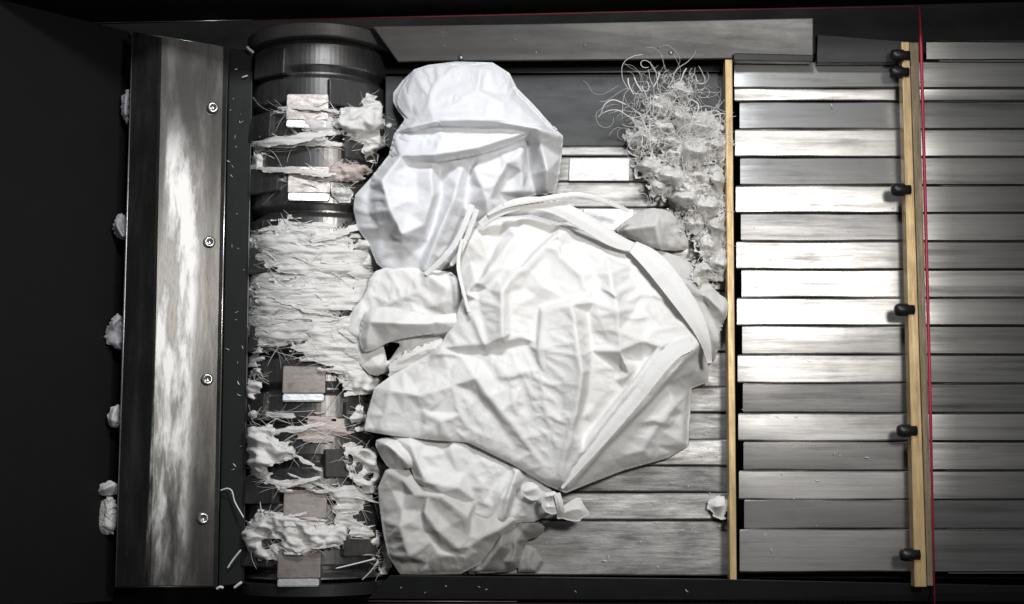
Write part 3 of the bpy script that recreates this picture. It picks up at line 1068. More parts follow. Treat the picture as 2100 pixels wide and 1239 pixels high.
# --- bottom garment
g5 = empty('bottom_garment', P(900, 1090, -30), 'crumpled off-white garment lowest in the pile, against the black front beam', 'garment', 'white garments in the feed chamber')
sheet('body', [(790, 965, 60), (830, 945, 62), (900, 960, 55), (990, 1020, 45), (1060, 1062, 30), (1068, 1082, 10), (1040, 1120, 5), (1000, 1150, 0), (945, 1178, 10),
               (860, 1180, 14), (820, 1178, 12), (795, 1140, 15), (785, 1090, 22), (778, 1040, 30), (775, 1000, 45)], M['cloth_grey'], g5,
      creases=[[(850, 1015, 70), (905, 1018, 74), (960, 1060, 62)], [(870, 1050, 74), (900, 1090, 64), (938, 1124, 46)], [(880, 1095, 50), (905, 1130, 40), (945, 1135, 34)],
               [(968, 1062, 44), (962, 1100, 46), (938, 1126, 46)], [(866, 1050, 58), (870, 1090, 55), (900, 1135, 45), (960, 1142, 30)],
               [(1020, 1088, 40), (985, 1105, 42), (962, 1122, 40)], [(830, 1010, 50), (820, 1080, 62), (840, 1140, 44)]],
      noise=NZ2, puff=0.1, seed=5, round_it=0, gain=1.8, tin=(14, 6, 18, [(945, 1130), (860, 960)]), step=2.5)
g5b = empty('shade_painted_rag', P(1030, 1120, -30), 'rag with shade painted into its grey, hanging in folds between bottom garment and feed floor', 'rag')
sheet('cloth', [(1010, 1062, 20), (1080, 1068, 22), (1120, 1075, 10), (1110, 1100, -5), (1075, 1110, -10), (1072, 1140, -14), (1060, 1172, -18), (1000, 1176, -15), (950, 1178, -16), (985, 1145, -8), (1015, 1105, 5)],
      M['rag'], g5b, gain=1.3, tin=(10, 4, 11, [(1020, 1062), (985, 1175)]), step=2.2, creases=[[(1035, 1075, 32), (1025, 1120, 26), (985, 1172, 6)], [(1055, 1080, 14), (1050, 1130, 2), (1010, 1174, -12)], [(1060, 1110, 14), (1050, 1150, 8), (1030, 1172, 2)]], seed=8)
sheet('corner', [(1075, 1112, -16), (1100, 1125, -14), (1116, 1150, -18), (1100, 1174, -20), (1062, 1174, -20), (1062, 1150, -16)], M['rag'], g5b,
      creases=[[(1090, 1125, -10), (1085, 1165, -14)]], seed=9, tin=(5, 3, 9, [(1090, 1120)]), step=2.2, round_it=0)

# --- second garment from the bottom
g4 = empty('lower_garment', P(960, 990, 0), 'white folded garment peeking out below the large spread garment', 'garment', 'white garments in the feed chamber')
sheet('body', [(800, 893, 66), (845, 885, 66), (960, 890, 62), (1060, 940, 52), (1120, 985, 46), (1145, 1030, 40), (1128, 1055, 34), (1095, 1071, 26), (1030, 1075, 30), (985, 1070, 40),
               (930, 1035, 54), (905, 1020, 60), (875, 1010, 62), (850, 985, 70), (838, 945, 76), (822, 925, 74)], M['cloth'], g4,
      creases=[[(842, 915, 88), (868, 975, 86), (905, 1012, 76)], [(870, 990, 84), (940, 1000, 76), (945, 985, 74)], [(1000, 1066, 44), (1025, 1010, 62), (1055, 970, 62)],
               [(1030, 1068, 46), (1042, 1020, 66), (1058, 968, 66)], [(1012, 1062, 40), (1030, 1025, 54), (1050, 975, 56)], [(1045, 1060, 36), (1060, 1010, 44), (1080, 980, 46)], [(925, 920, 78), (965, 950, 66), (990, 1000, 62)]],
      noise=NZ, puff=0.0, seed=15, round_it=0, gain=1.7, tin=(22, 5, 15, [(1120, 1010), (1010, 1065)]), step=2.5)
sheet('cuff', [(765, 905, 62), (790, 896, 70), (835, 908, 80), (850, 930, 86), (853, 955, 82), (835, 962, 72), (800, 963, 64), (785, 945, 60)], M['cloth'], g4,
      creases=[[(790, 910, 92), (820, 935, 96), (838, 957, 88)], [(800, 925, 80), (812, 950, 78)]], gain=1.3, tin=(8, 4, 10, [(845, 960), (790, 900)]), step=2.2, seed=16)
sheet('tie_end', [(1062, 1003, 60), (1085, 985, 64), (1110, 1000, 66), (1108, 1025, 62), (1085, 1028, 58)], M['cloth'], g4, creases=[[(1070, 1010, 66), (1104, 1000, 72)], [(1075, 1018, 58), (1106, 1016, 62)]], step=2, seed=17, round_it=1)

# --- cloth lying over the rotor edge, left of the large garment
g3 = empty('draped_sleeve', P(830, 660, 20), 'white sleeve with curled open cuff lying over the rotor edge', 'sleeve')
sheet('under_layer', [(760, 560, 48), (800, 545, 55), (880, 552, 60), (940, 560, 62), (960, 620, 62), (950, 680, 60), (880, 720, 50), (800, 760, 40), (765, 775, 40), (735, 745, 45), (720, 700, 52), (705, 680, 54), (718, 640, 56), (750, 605, 55)],
      M['cloth'], g3, creases=[[(740, 640, 66), (715, 680, 66), (722, 715, 60)], [(880, 565, 80), (850, 600, 72), (800, 620, 64)], [(915, 590, 84), (905, 620, 80)], [(775, 750, 58), (800, 715, 48), (786, 712, 46)]],
      holes=[[(784, 700), (824, 704), (812, 718), (795, 746), (791, 725)]], noise=NZ, seed=21, puff=0.1, gain=1.4, tin=(20, 6, 15, [(945, 650), (770, 760)]), step=2.5)
sheet('sleeve', [(745, 645, 78), (765, 630, 88), (800, 628, 94), (850, 640, 96), (900, 646, 96), (945, 640, 92), (950, 680, 90), (895, 684, 86), (850, 690, 80), (800, 700, 74), (765, 720, 68), (742, 722, 64), (735, 690, 66)],
      M['cloth'], g3, creases=[[(760, 660, 106), (820, 662, 112), (880, 664, 108), (940, 660, 98)], [(752, 690, 92), (752, 712, 80)]], puff=0.2, seed=22, gain=1.4, tin=(10, 4, 14, [(945, 660)]), step=2.5)
sheet('frayed_edge', [(795, 748, 50), (830, 722, 58), (880, 700, 66), (940, 690, 72), (935, 725, 66), (890, 745, 58), (850, 770, 50), (800, 785, 44)], M['shred'], g3,
      creases=[[(815, 750, 62), (860, 722, 70), (910, 708, 78)], [(850, 752, 66), (885, 735, 72), (930, 722, 76)], [(835, 750, 50), (870, 732, 56), (905, 722, 60)]], rag=5, rag_scale=18, noise=[(60, 12, -30, 4, 'fbm')], step=2.0, seed=23)

# --- grey folded corner on the feed floor
g6 = empty('folded_corner', P(1340, 470, -30), 'rounded grey cloth corner folded over beside the fibre heap', 'cloth')
sheet('cloth', [(1262, 468, 10), (1300, 440, 15), (1330, 425, 20), (1375, 432, 15), (1400, 465, 5), (1416, 505, -5), (1400, 516, -5), (1340, 512, 10), (1300, 492, 15), (1268, 480, 12)], M['cloth_grey'], g6,
      creases=[[(1285, 470, 38), (1345, 462, 52), (1355, 505, 36)], [(1350, 430, 44), (1352, 470, 52)], [(1290, 482, 24), (1330, 500, 20)]], gain=1.2, seed=25, tin=(8, 3, 14, [(1265, 475), (1352, 430)]), step=2.2)

# --- cloth behind the long strap, at the brass rail
g7 = empty('side_flap', P(1430, 610, -20), 'greyish flap bunched against the brass rail', 'cloth')
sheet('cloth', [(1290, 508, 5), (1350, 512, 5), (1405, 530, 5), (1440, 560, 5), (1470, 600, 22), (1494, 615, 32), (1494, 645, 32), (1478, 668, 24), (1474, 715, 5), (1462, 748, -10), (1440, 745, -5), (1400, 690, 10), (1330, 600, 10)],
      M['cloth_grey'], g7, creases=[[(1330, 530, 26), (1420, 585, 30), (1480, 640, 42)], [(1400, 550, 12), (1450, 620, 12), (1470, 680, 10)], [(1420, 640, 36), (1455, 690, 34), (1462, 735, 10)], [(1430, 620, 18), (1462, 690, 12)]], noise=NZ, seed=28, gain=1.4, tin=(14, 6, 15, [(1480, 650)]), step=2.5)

# --- upper garment
g1 = empty('upper_garment', P(930, 350, -10), 'white garment humped up at the top of the pile below the grey beam', 'garment', 'white garments in the feed chamber')
sheet('body', [(878, 133, 40), (935, 126, 40), (1010, 128, 38), (1045, 150, 34), (1060, 180, 32), (1095, 215, 32), (1130, 255, 40), (1154, 278, 50), (1152, 320, 25), (1147, 365, 5), (1138, 396, -5), (1100, 400, -5),
               (1070, 410, 20), (1040, 440, 30), (1000, 460, 40), (975, 500, 40), (930, 545, 46), (880, 568, 48), (800, 566, 48), (772, 540, 48), (755, 500, 48), (732, 468, 55), (724, 428, 62), (728, 400, 66), (760, 365, 66), (797, 318, 70), (808, 275, 70),
               (830, 245, 64), (815, 226, 20), (806, 210, 10), (806, 190, 6), (825, 165, 10), (850, 142, 28)], M['cloth_cool'], g1,
      creases=[[(842, 262, 106), (890, 250, 124), (1030, 252, 122), (1107, 265, 98), (1148, 277, 66)], [(852, 272, 92), (890, 262, 102), (1030, 264, 100), (1085, 274, 84)],
               [(822, 320, 112), (890, 318, 130), (980, 303, 126), (1065, 276, 100)], [(842, 334, 100), (890, 335, 102), (985, 322, 94), (1062, 298, 70)],
               [(785, 370, 116), (800, 430, 124), (825, 480, 112)], [(884, 350, 112), (888, 400, 112), (868, 460, 104)], [(903, 345, 88), (906, 395, 80), (890, 460, 72), (862, 530, 62)],
               [(945, 352, 104), (930, 410, 102), (898, 480, 92), (870, 556, 72)], [(966, 345, 84), (956, 420, 72), (925, 500, 62)], [(972, 348, 102), (990, 385, 98), (998, 410, 88)],
               [(1040, 335, 92), (1015, 380, 92), (1000, 440, 70)], [(1045, 350, 66), (1022, 395, 60)], [(1070, 312, 84), (1072, 392, 54)], [(1080, 290, 44), (1086, 360, 20), (1098, 396, 0)], [(1108, 295, 76), (1122, 350, 60), (1120, 390, 26)],
               [(988, 140, 62), (978, 185, 92), (1030, 212, 100), (1046, 244, 104)], [(1000, 142, 54), (990, 182, 70), (1040, 195, 74)], [(905, 160, 66), (880, 200, 78), (858, 240, 92)], [(850, 150, 40), (832, 200, 40), (842, 235, 64)], [(925, 235, 112), (1000, 230, 116), (1040, 240, 108)]],
      wr=[([(870, 215), (920, 225), (990, 222)], 7, 5), ([(930, 140), (935, 190), (925, 215)], 9, 5), ([(875, 290), (930, 292), (990, 284)], 10, 4), ([(790, 500), (840, 505), (880, 490)], 10, 6), ([(775, 400), (770, 440), (785, 480)], 14, 5)],
      noise=NZ, puff=0.1, seed=33, round_it=0, gain=1.7, tin=(34, 6, 19, [(1075, 290), (900, 570), (980, 440), (820, 320)]), step=2.5)
sheet('fold', [(880, 136, 50), (935, 130, 52), (1008, 132, 48), (1042, 154, 44), (1056, 184, 42), (1092, 219, 44), (1126, 258, 56), (1148, 277, 72), (1107, 270, 100), (1030, 259, 122), (960, 255, 124), (890, 257, 122), (846, 268, 104), (838, 245, 84), (818, 222, 34), (812, 205, 24), (828, 168, 24), (852, 146, 38)],
      M['cloth_cool'], g1, creases=[[(850, 255, 108), (890, 246, 128), (960, 244, 134), (1030, 247, 130), (1107, 260, 102)], [(988, 142, 70), (980, 186, 98), (1030, 212, 108), (1044, 240, 116)], [(1000, 144, 62), (992, 184, 80), (1044, 200, 84), (1090, 240, 84)],
               [(905, 160, 72), (882, 200, 86), (860, 240, 100)], [(852, 152, 46), (836, 200, 48), (846, 235, 76)], [(930, 140, 66), (935, 190, 92), (922, 222, 112)], [(880, 214, 98), (930, 226, 112), (1000, 222, 118)]],
      gain=1.3, tin=(14, 4, 15, [(1045, 245), (850, 260)]), step=2.5, seed=34)
sheet('fold', [(822, 276, 95), (846, 272, 99), (890, 262, 105), (960, 262, 107), (1030, 266, 101), (1085, 276, 85), (1068, 288, 89), (1030, 304, 101), (980, 318, 109), (930, 328, 113), (890, 333, 115), (850, 328, 109), (820, 326, 101), (800, 322, 81), (808, 295, 81)],
      M['cloth_cool'], g1, creases=[[(815, 316, 105), (890, 322, 123), (980, 306, 119), (1060, 282, 95)], [(840, 290, 103), (930, 288, 109), (1010, 284, 105)]],
      gain=1.0, tin=(8, 3, 13, [(1075, 285), (810, 320)]), step=2.5, seed=35)
band('hem', [(968, 420, 96, 12), (955, 455, 94, 12), (935, 500, 88, 12), (905, 535, 82, 12), (872, 563, 74, 10)], M['cloth'], g1)
band('hem', [(978, 430, 96, 10), (962, 475, 92, 10), (945, 515, 86, 8), (925, 545, 78, 8)], M['cloth'], g1)

# --- large spread garment
g2 = empty('spread_garment', P(1120, 760, -10), 'large creased white garment spread over the middle, gathered to a point below', 'garment', 'white garments in the feed chamber')
sheet('body', [(938, 548, 82), (950, 480, 84), (1000, 447, 80), (1090, 440, 66), (1180, 466, 60), (1290, 518, 55), (1345, 562, 55), (1400, 642, 60), (1446, 700, 64), (1442, 722, 46), (1452, 742, 16), (1453, 784, -4), (1418, 798, 0), (1415, 860, -2), (1412, 915, -6), (1370, 940, 0),
               (1280, 965, 10), (1215, 990, 24), (1160, 1012, 40), (1120, 995, 62), (1050, 952, 76), (960, 908, 86), (890, 903, 88), (800, 893, 84), (746, 884, 74), (752, 850, 72), (768, 795, 68), (800, 772, 64), (850, 742, 70), (905, 704, 84), (935, 650, 100), (948, 610, 98)],
      M['cloth'], g2,
      creases=[[(958, 606, 118), (1000, 556, 128), (1040, 505, 112), (1076, 462, 92)], [(975, 588, 104), (1003, 535, 100), (1022, 490, 82)], [(1145, 480, 108), (1090, 528, 130), (1045, 575, 136)], [(1072, 540, 108), (1100, 505, 92), (1130, 478, 78)],
               [(1145, 484, 110), (1150, 525, 124), (1190, 560, 126), (1206, 600, 130)], [(1120, 530, 118), (1150, 510, 102), (1142, 492, 96)], [(1030, 600, 146), (1030, 692, 142)], [(1046, 602, 128), (1048, 684, 126)],
               [(1168, 620, 142), (1112, 640, 136), (1106, 716, 136)], [(1160, 612, 126), (1105, 628, 122), (1096, 690, 120)], [(1174, 626, 148), (1184, 700, 150), (1196, 762, 144), (1182, 850, 124), (1150, 962, 84)],
               [(1206, 640, 118), (1214, 720, 112), (1208, 800, 100), (1190, 860, 92)], [(1250, 560, 122), (1268, 640, 140), (1272, 720, 128), (1290, 770, 110)], [(1320, 700, 116), (1350, 672, 104), (1400, 668, 86)],
               [(1420, 690, 84), (1370, 706, 104), (1350, 712, 108), (1290, 795, 104), (1215, 895, 92), (1152, 985, 72)], [(1338, 722, 90), (1276, 798, 86), (1200, 892, 78)],
               [(1440, 702, 76), (1402, 738, 88), (1322, 832, 82), (1242, 912, 72), (1168, 1002, 52)], [(1446, 712, 56), (1408, 744, 68), (1328, 838, 62), (1248, 918, 52), (1176, 1000, 38)], [(1290, 730, 96), (1260, 780, 92), (1205, 850, 96)],
               [(905, 712, 96), (1000, 706, 122), (1070, 690, 126), (1095, 700, 126)], [(940, 722, 92), (1010, 718, 110), (1080, 708, 116)], [(975, 776, 126), (1002, 812, 118), (1052, 872, 104), (1132, 982, 72)], [(960, 800, 108), (1000, 840, 100), (1060, 920, 84)],
               [(1106, 760, 126), (1120, 850, 112), (1140, 960, 82)], [(1060, 760, 118), (1090, 860, 102)], [(1385, 830, 48), (1330, 900, 40)], [(905, 862, 108), (905, 898, 92)], [(800, 800, 96), (860, 810, 108), (930, 790, 112)], [(790, 850, 90), (860, 840, 96), (940, 850, 104)],
               [(1415, 800, 10), (1400, 850, 22), (1400, 910, 8)]],
      wr=[([(1230, 590), (1255, 600), (1270, 615)], 6, 7), ([(1330, 600), (1360, 615), (1370, 600)], 10, 8), ([(1275, 650), (1310, 655), (1340, 645)], 9, 5), ([(965, 640), (985, 690), (1005, 730)], 9, 6), ([(880, 730), (920, 725), (950, 735)], 7, 6),
          ([(870, 870), (880, 840), (910, 815)], 10, 5), ([(1010, 770), (1050, 775), (1085, 760)], 12, 5), ([(1370, 790), (1395, 770), (1425, 765)], 10, 6), ([(1300, 870), (1340, 860), (1380, 875)], 14, 5)],
      noise=NZ, puff=0.0, seed=41, round_it=0, gain=1.55, tin=(40, 5.5, 22, [(1145, 1000), (945, 640), (1445, 700), (1145, 475)]), step=2.5)
band('hem', [(1418, 702, 92, 30), (1372, 724, 104, 36), (1310, 806, 98, 34), (1232, 900, 84, 28), (1172, 975, 66, 14), (1152, 1002, 58, 6)], M['cloth'], g2, 2)
band('strap', [(985, 462, 98, 16), (1022, 432, 112, 22), (1075, 414, 118, 26), (1140, 422, 110, 30), (1205, 458, 94, 34), (1265, 498, 74, 30), (1320, 512, 58, 12)], M['cloth'], g2, 3)
band('cord', [(1000, 440, 112, 7), (1040, 420, 122, 9), (1100, 410, 128, 10), (1140, 403, 126, 10), (1190, 397, 112, 10), (1240, 412, 84, 10), (1290, 433, 54, 7)], M['cloth'], g2, 4, step=2)
band('strap', [(1298, 506, 72, 26), (1340, 535, 84, 46), (1385, 592, 90, 46), (1425, 650, 88, 38), (1448, 700, 80, 22), (1455, 745, 58, 10)], M['cloth'], g2, 3)
band('seam', [(948, 490, 98, 6), (937, 540, 100, 7), (948, 590, 116, 7), (962, 640, 120, 6)], M['cloth'], g2, 3, step=2)

kt = empty('knotted_tie', P(1140, 1040, 0), 'small knotted white tie at the gathered point of the large garment', 'tie')
sheet('knot', [(1108, 1012, 70), (1146, 1006, 74), (1150, 1042, 66), (1138, 1058, 56), (1112, 1048, 60)], M['cloth'], kt, creases=[[(1116, 1020, 75), (1142, 1014, 79)], [(1118, 1040, 67), (1142, 1040, 67)], [(1128, 1014, 67), (1126, 1048, 58)]], step=1.6, seed=45, round_it=1)
sheet('tie_end', [(1140, 1052, 40), (1165, 1030, 46), (1190, 1018, 46), (1196, 1034, 42), (1212, 1056, 34), (1194, 1062, 30), (1188, 1072, 26), (1150, 1064, 32)], M['cloth'], kt, creases=[[(1148, 1056, 42), (1180, 1042, 47), (1202, 1050, 36)], [(1160, 1060, 36), (1192, 1058, 34)]], step=1.6, seed=46, round_it=1)
band('tie_cord', [(1142, 1012, 78, 14), (1150, 1040, 70, 16), (1148, 1064, 48, 12)], M['cloth'], kt, 4, step=1.8)

# ------------------------------------------------------------------ shreds on the rotor
XC0, XC1 = ax0.x, ax1.x


def drum_z(X, Y):
    z = np.full(X.shape, 40.0)
    for _ in range(3):
        w = unproj(X, Y, z)
        xc = XC0 + (XC1 - XC0) * np.clip((ax0.y - w[..., 1]) / (ax0.y - ax1.y), 0, 1)
        d = np.clip((w[..., 0] - xc) / RR, -0.97, 0.97)
        z = RZ + RR * 1000 * np.sqrt(1 - d * d)
    return z


STREAK = [(190, 17, 0, 4.5, 'fbm'), (110, 46, 8, 7, 'fbm'), (90, 6, -3, 1.6, 'fbm')]
CL = [(60, 34, 15, 9, 'fbm')]
SG = 'shreds caught on the rotor'


def shred(label, outline, mat='shred', z=12, cr=(), nz=STREAK, rag=9, rs=34, holes=(), seed=1, step=2.6, curl=7, puff=0.4):
    o = sheet('fabric_shred', [(p[0], p[1], z) for p in outline], M[mat], None, creases=cr, base=drum_z, rag=rag * (2.2 if nz is STREAK else 1.3), rag_scale=rs * (2.2 if nz is STREAK else 1.0), rag_y=0.16 if nz is STREAK else 0.5, holes=holes, noise=nz, seed=seed, step=step, curl=curl, puff=puff, round_it=1, thick=1.5,
              cru=None if nz is STREAK else (20, 0.08, 0.18, 10, 0.3, (5, 2, 1)))
    xs_ = [p[0] for p in outline]; ys_ = [p[1] for p in outline]
    poly = np.array([(p[0], p[1], 0.0) for p in outline])
    rf = np.random.RandomState(seed)
    n = int(10 + (max(xs_) - min(xs_)) * (max(ys_) - min(ys_)) / 300)
    U = rf.uniform(min(xs_), max(xs_), n * 3); V = rf.uniform(min(ys_), max(ys_), n * 3)
    ins = seg_dist(U, V, poly, True)[3]
    U, V = U[ins][:n], V[ins][:n]
    ln, rd = [], []
    for u, v in zip(U, V):
        L_ = rf.uniform(18, 75) * (1 if nz is STREAK else 0.5)
        an = rf.normal(0, 0.16 if nz is STREAK else 0.7) + (math.pi if rf.rand() < 0.5 else 0)
        bd = rf.normal(0, 0.55)
        q = np.arange(7) / 6.0
        uu = u + np.cos(an) * L_ * q - np.sin(an) * bd * L_ * q * q; vv = v + np.sin(an) * L_ * q + np.cos(an) * bd * L_ * q * q
        zz = drum_z(uu, vv) + z + rf.uniform(-1, 5) - 8 * q * q
        ln.append([Vector(w) for w in unproj(uu, vv, zz)]); rd.append(rf.choice([0.0003, 0.0005, 0.0009], p=[0.55, 0.35, 0.1]))
    if ln: tube('fray', ln, rd, M['fibre'], o, 3)
    return tag(o, label, 'fabric shred', SG)


shred('broad mat of white shreds wrapped across the middle of the rotor',
      [(512, 470), (560, 468), (610, 455), (690, 470), (745, 500), (775, 540), (778, 620), (740, 660), (700, 690), (640, 690), (580, 700), (530, 735), (508, 745), (504, 640), (510, 560)],
      z=10, holes=[[(560, 552), (590, 538), (612, 545), (592, 566)], [(675, 470), (710, 466), (716, 486), (690, 490)], [(565, 482), (580, 478), (585, 486)], [(700, 640), (735, 634), (730, 646), (710, 650)]], seed=61, rag=12, rs=42)
shred('upper loose layer of the white mat at the middle of the rotor', [(520, 478), (600, 466), (690, 486), (765, 520), (780, 560), (700, 575), (600, 566), (530, 552)], z=20, seed=161, rag=11, rs=40)
shred('middle loose layer of the white mat, running into the sleeve', [(515, 590), (600, 575), (700, 585), (790, 575), (795, 620), (720, 640), (620, 650), (520, 640)], z=22, seed=162, rag=11, rs=40)
shred('lowest loose layer of the white mat at the left rotor edge', [(510, 640), (590, 650), (660, 655), (700, 668), (640, 700), (570, 712), (515, 730)], z=20, seed=163, rag=11, rs=40)
shred('white shred trailing down from the middle mat to the sleeve', [(612, 700), (650, 655), (700, 655), (735, 660), (740, 710), (760, 760), (745, 800), (720, 790), (700, 760), (655, 752), (615, 745)], z=22, seed=62)
shred('pale tuft of cloth stuck left of the upper garment', [(690, 240), (715, 215), (745, 196), (772, 205), (785, 232), (815, 248), (800, 285), (775, 310), (768, 330), (748, 328), (742, 300), (712, 282), (684, 262)], nz=CL, z=26, seed=63, puff=2)
shred('thin white streak lying high on the rotor', [(552, 228), (600, 220), (650, 212), (700, 226), (690, 238), (620, 236), (560, 236)], z=8, seed=64, rag=4)
shred('white patch on the rotor below the thin high streak', [(612, 240), (650, 234), (690, 240), (702, 280), (660, 288), (618, 286)], z=10, seed=65, rag=7)
shred('curved white streak above the dark knife in the upper rotor', [(530, 292), (580, 286), (640, 280), (700, 292), (705, 303), (640, 300), (580, 308), (535, 312)], z=9, seed=66, rag=5)
shred('pinkish grey shred beside the upper garment', [(662, 345), (700, 330), (745, 335), (765, 350), (740, 366), (700, 374), (668, 366)], 'pink', z=14, seed=67, nz=CL)
shred('narrow pale streak above the upper bright knife', [(545, 372), (600, 360), (650, 362), (690, 374), (640, 380), (580, 380)], z=8, seed=68, rag=4)
shred('small round white scrap below the pinkish shred', [(678, 386), (702, 380), (724, 392), (722, 412), (700, 416), (682, 404)], nz=CL, z=20, seed=69, rag=3, puff=3)
shred('ragged white scrap jutting out left of the lower rotor', [(498, 905), (510, 872), (540, 865), (560, 880), (565, 905), (600, 915), (596, 940), (560, 955), (545, 976), (515, 968), (500, 940)], nz=CL, z=24, seed=70, puff=2)
shred('small white curl left of the lower bright knife', [(503, 848), (518, 838), (532, 845), (530, 862), (510, 866)], nz=CL, z=20, seed=71, rag=3)
shred('pale stained shred below the double bright knife edges', [(600, 870), (650, 852), (700, 860), (735, 872), (715, 895), (660, 905), (610, 900)], 'pink', z=12, seed=72)
shred('long white band sweeping across the lower rotor', [(520, 965), (570, 985), (640, 992), (700, 1000), (760, 985), (775, 1010), (740, 1040), (720, 1065), (780, 1090), (770, 1110), (700, 1095), (682, 1060), (690, 1015), (620, 1006), (560, 1002)], z=14, seed=73, rag=6)
shred('knotted white shreds beside the cuff of the lower garment', [(700, 920), (735, 905), (760, 930), (795, 960), (800, 1000), (770, 1015), (735, 1000), (712, 960)], nz=CL, z=24, seed=74, holes=[[(712, 935), (722, 930), (724, 955), (716, 958)], [(742, 972), (768, 974), (762, 986), (745, 984)]], puff=2)
shred('big pale shred sweeping left across the bottom of the rotor', [(498, 1090), (520, 1060), (560, 1045), (610, 1062), (680, 1080), (720, 1085), (715, 1110), (660, 1130), (610, 1140), (560, 1148), (515, 1145), (500, 1120)], nz=CL, z=18, seed=75, rag=8, holes=[[(545, 1105), (570, 1100), (576, 1115), (552, 1120)]])
shred('white scrap between the lower rotor and the large garment', [(725, 835), (742, 828), (752, 850), (748, 880), (730, 888), (720, 865)], nz=CL, z=22, seed=76, rag=4, puff=2)
shred('narrow dark-edged streak between the lower bright knife edges', [(540, 838), (600, 846), (600, 858), (545, 862)], z=9, seed=77, rag=4)
shred('pale shred under the draped sleeve', [(690, 760), (730, 750), (775, 765), (790, 790), (760, 810), (720, 805), (700, 790)], nz=CL, z=16, seed=78)
shred('twisted white shred hanging beside the bottom garment', [(755, 1100), (785, 1095), (800, 1130), (805, 1175), (785, 1182), (768, 1150)], nz=CL, z=14, seed=79, rag=5)
shred('grey-white fringe along the left edge of the rotor', [(512, 770), (530, 745), (540, 770), (528, 830), (510, 845), (504, 800)], nz=CL, z=8, seed=80, rag=5)
shred('faint pale fringe high on the left edge of the rotor', [(518, 300), (534, 250), (545, 280), (540, 350), (525, 372), (516, 340)], nz=CL, z=4, seed=81, rag=5)
shred('white shred tucked under the left of the upper garment', [(735, 480), (765, 490), (790, 530), (800, 570), (770, 600), (745, 560), (730, 520)], nz=CL, z=16, seed=82, rag=6)

# narrow torn strips wrapped round the drum
rt = np.random.RandomState(77)
zones = [((512, 775), (468, 712), 5, 0.10, 'in the white mat at the middle of the rotor'), ((520, 700), (208, 240), 1, 0.06, 'near the top of the rotor'), ((530, 720), (285, 380), 2, 0.12, 'between the two uppermost bright knives'),
         ((510, 760), (860, 1010), 4, 0.4, 'below the double bright knife edges'), ((505, 790), (1045, 1135), 3, 0.35, 'across the bottom of the rotor'), ((690, 800), (680, 830), 3, 0.5, 'beside the frayed sleeve'), ((640, 800), (440, 560), 3, 0.25, 'under the left edge of the upper garment')]
ORD = ['topmost', 'second', 'third', 'fourth', 'fifth']
for (ua, ub), (va, vb), cnt, sl, where in zones:
    for no, vc in enumerate(sorted(rt.uniform(va, vb, cnt))):
        uc = rt.uniform(ua + 40, ub - 40)
        L_ = min(rt.uniform(90, 230), (ub - ua))
        an = rt.normal(0, sl); bd = rt.normal(0, 0.10)
        w0 = rt.choice([7, 11, 17, 26], p=[0.3, 0.35, 0.25, 0.1])
        q = np.linspace(-0.5, 0.5, 9)
        uu = np.clip(uc + math.cos(an) * L_ * q, 506, 812); vv = vc + math.sin(an) * L_ * q + bd * L_ * q * q + rt.normal(0, 1.5, 9)
        zz = drum_z(uu, vv) + rt.uniform(13, 24)
        ww = w0 * np.clip((np.cos(q * 2.2) + 0.1) * rt.uniform(0.55, 1.25, 9), 0.2, 1.2)
        o = band('torn_strip', list(zip(uu, vv, zz, ww)), M['shred'], None, rt.uniform(0.5, 2), step=2.0, thick=1.0, rag=2.5, rag_scale=60, rag_y=0.12, noise=[(70, 8, 0, 2.5, 'fbm')], seed=int(rt.randint(9999)))
        tag(o, ('narrow torn white strip ' if cnt == 1 else ORD[no] + ' narrow torn strip ') + where, 'strip', 'torn strips on the rotor')

# ------------------------------------------------------------------ loose threads
def thread(label, pts, r=0.0016, mat='fibre'):
    return tag(tube('loose_thread', [spline([P(*p) for p in pts], 10)], [r], M[mat], None, 5), label, 'thread', 'loose threads')


thread('short curled white thread on the black bar near the bottom', [(452, 1006, 0), (466, 1002, 6), (476, 1008, 10), (482, 1030, 8), (500, 1062, 20)])
thread('short straight white thread at the lower end of the black bar', [(466, 1166, -6), (478, 1148, 0), (494, 1128, 6)], 0.002)
thread('fine thread crossing the dark gap beside the bottom garment', [(688, 1166, 40), (730, 1156, 36), (770, 1146, 40)])
thread('fine thread hanging beside the front beam', [(776, 1150, 30), (760, 1172, 20), (742, 1190, 5)])
thread('small pale thread high on the black bar', [(506, 96, 2), (512, 102, 4), (520, 108, 6)], 0.0028)
thread('tiny thread on the black bar below the high one', [(496, 159, -10), (502, 157, -8), (508, 155, -10)], 0.0018)
thread('pale thread at the foot of the black bar', [(444, 1208, 6), (452, 1204, 10), (458, 1206, 8)], 0.003)
thread('bent pale thread below the lower left rotor edge', [(480, 1206, 0), (490, 1198, 4), (496, 1194, 4)], 0.003)

# ------------------------------------------------------------------ fibre heap
rs = np.random.RandomState(11)
lh = empty('fibre_heap', P(1400, 380, -30), 'fluffy heap of grey-white teased fibres piled against the brass rail', 'fibre heap')
lh['kind'] = 'stuff'


def heap(outline, peak, seed, rag=12, mat='lint'):
    o = sheet('clump', outline, M[mat], lh, creases=peak, rag=rag, rag_scale=30, noise=[(45, 40, 0, 26, 'fbm'), (20, 16, 35, 14, 'ridge'), (9, 8, 10, 5, 'fbm')], step=2.2, seed=seed, curl=12, puff=1.0, round_it=1)
    return o


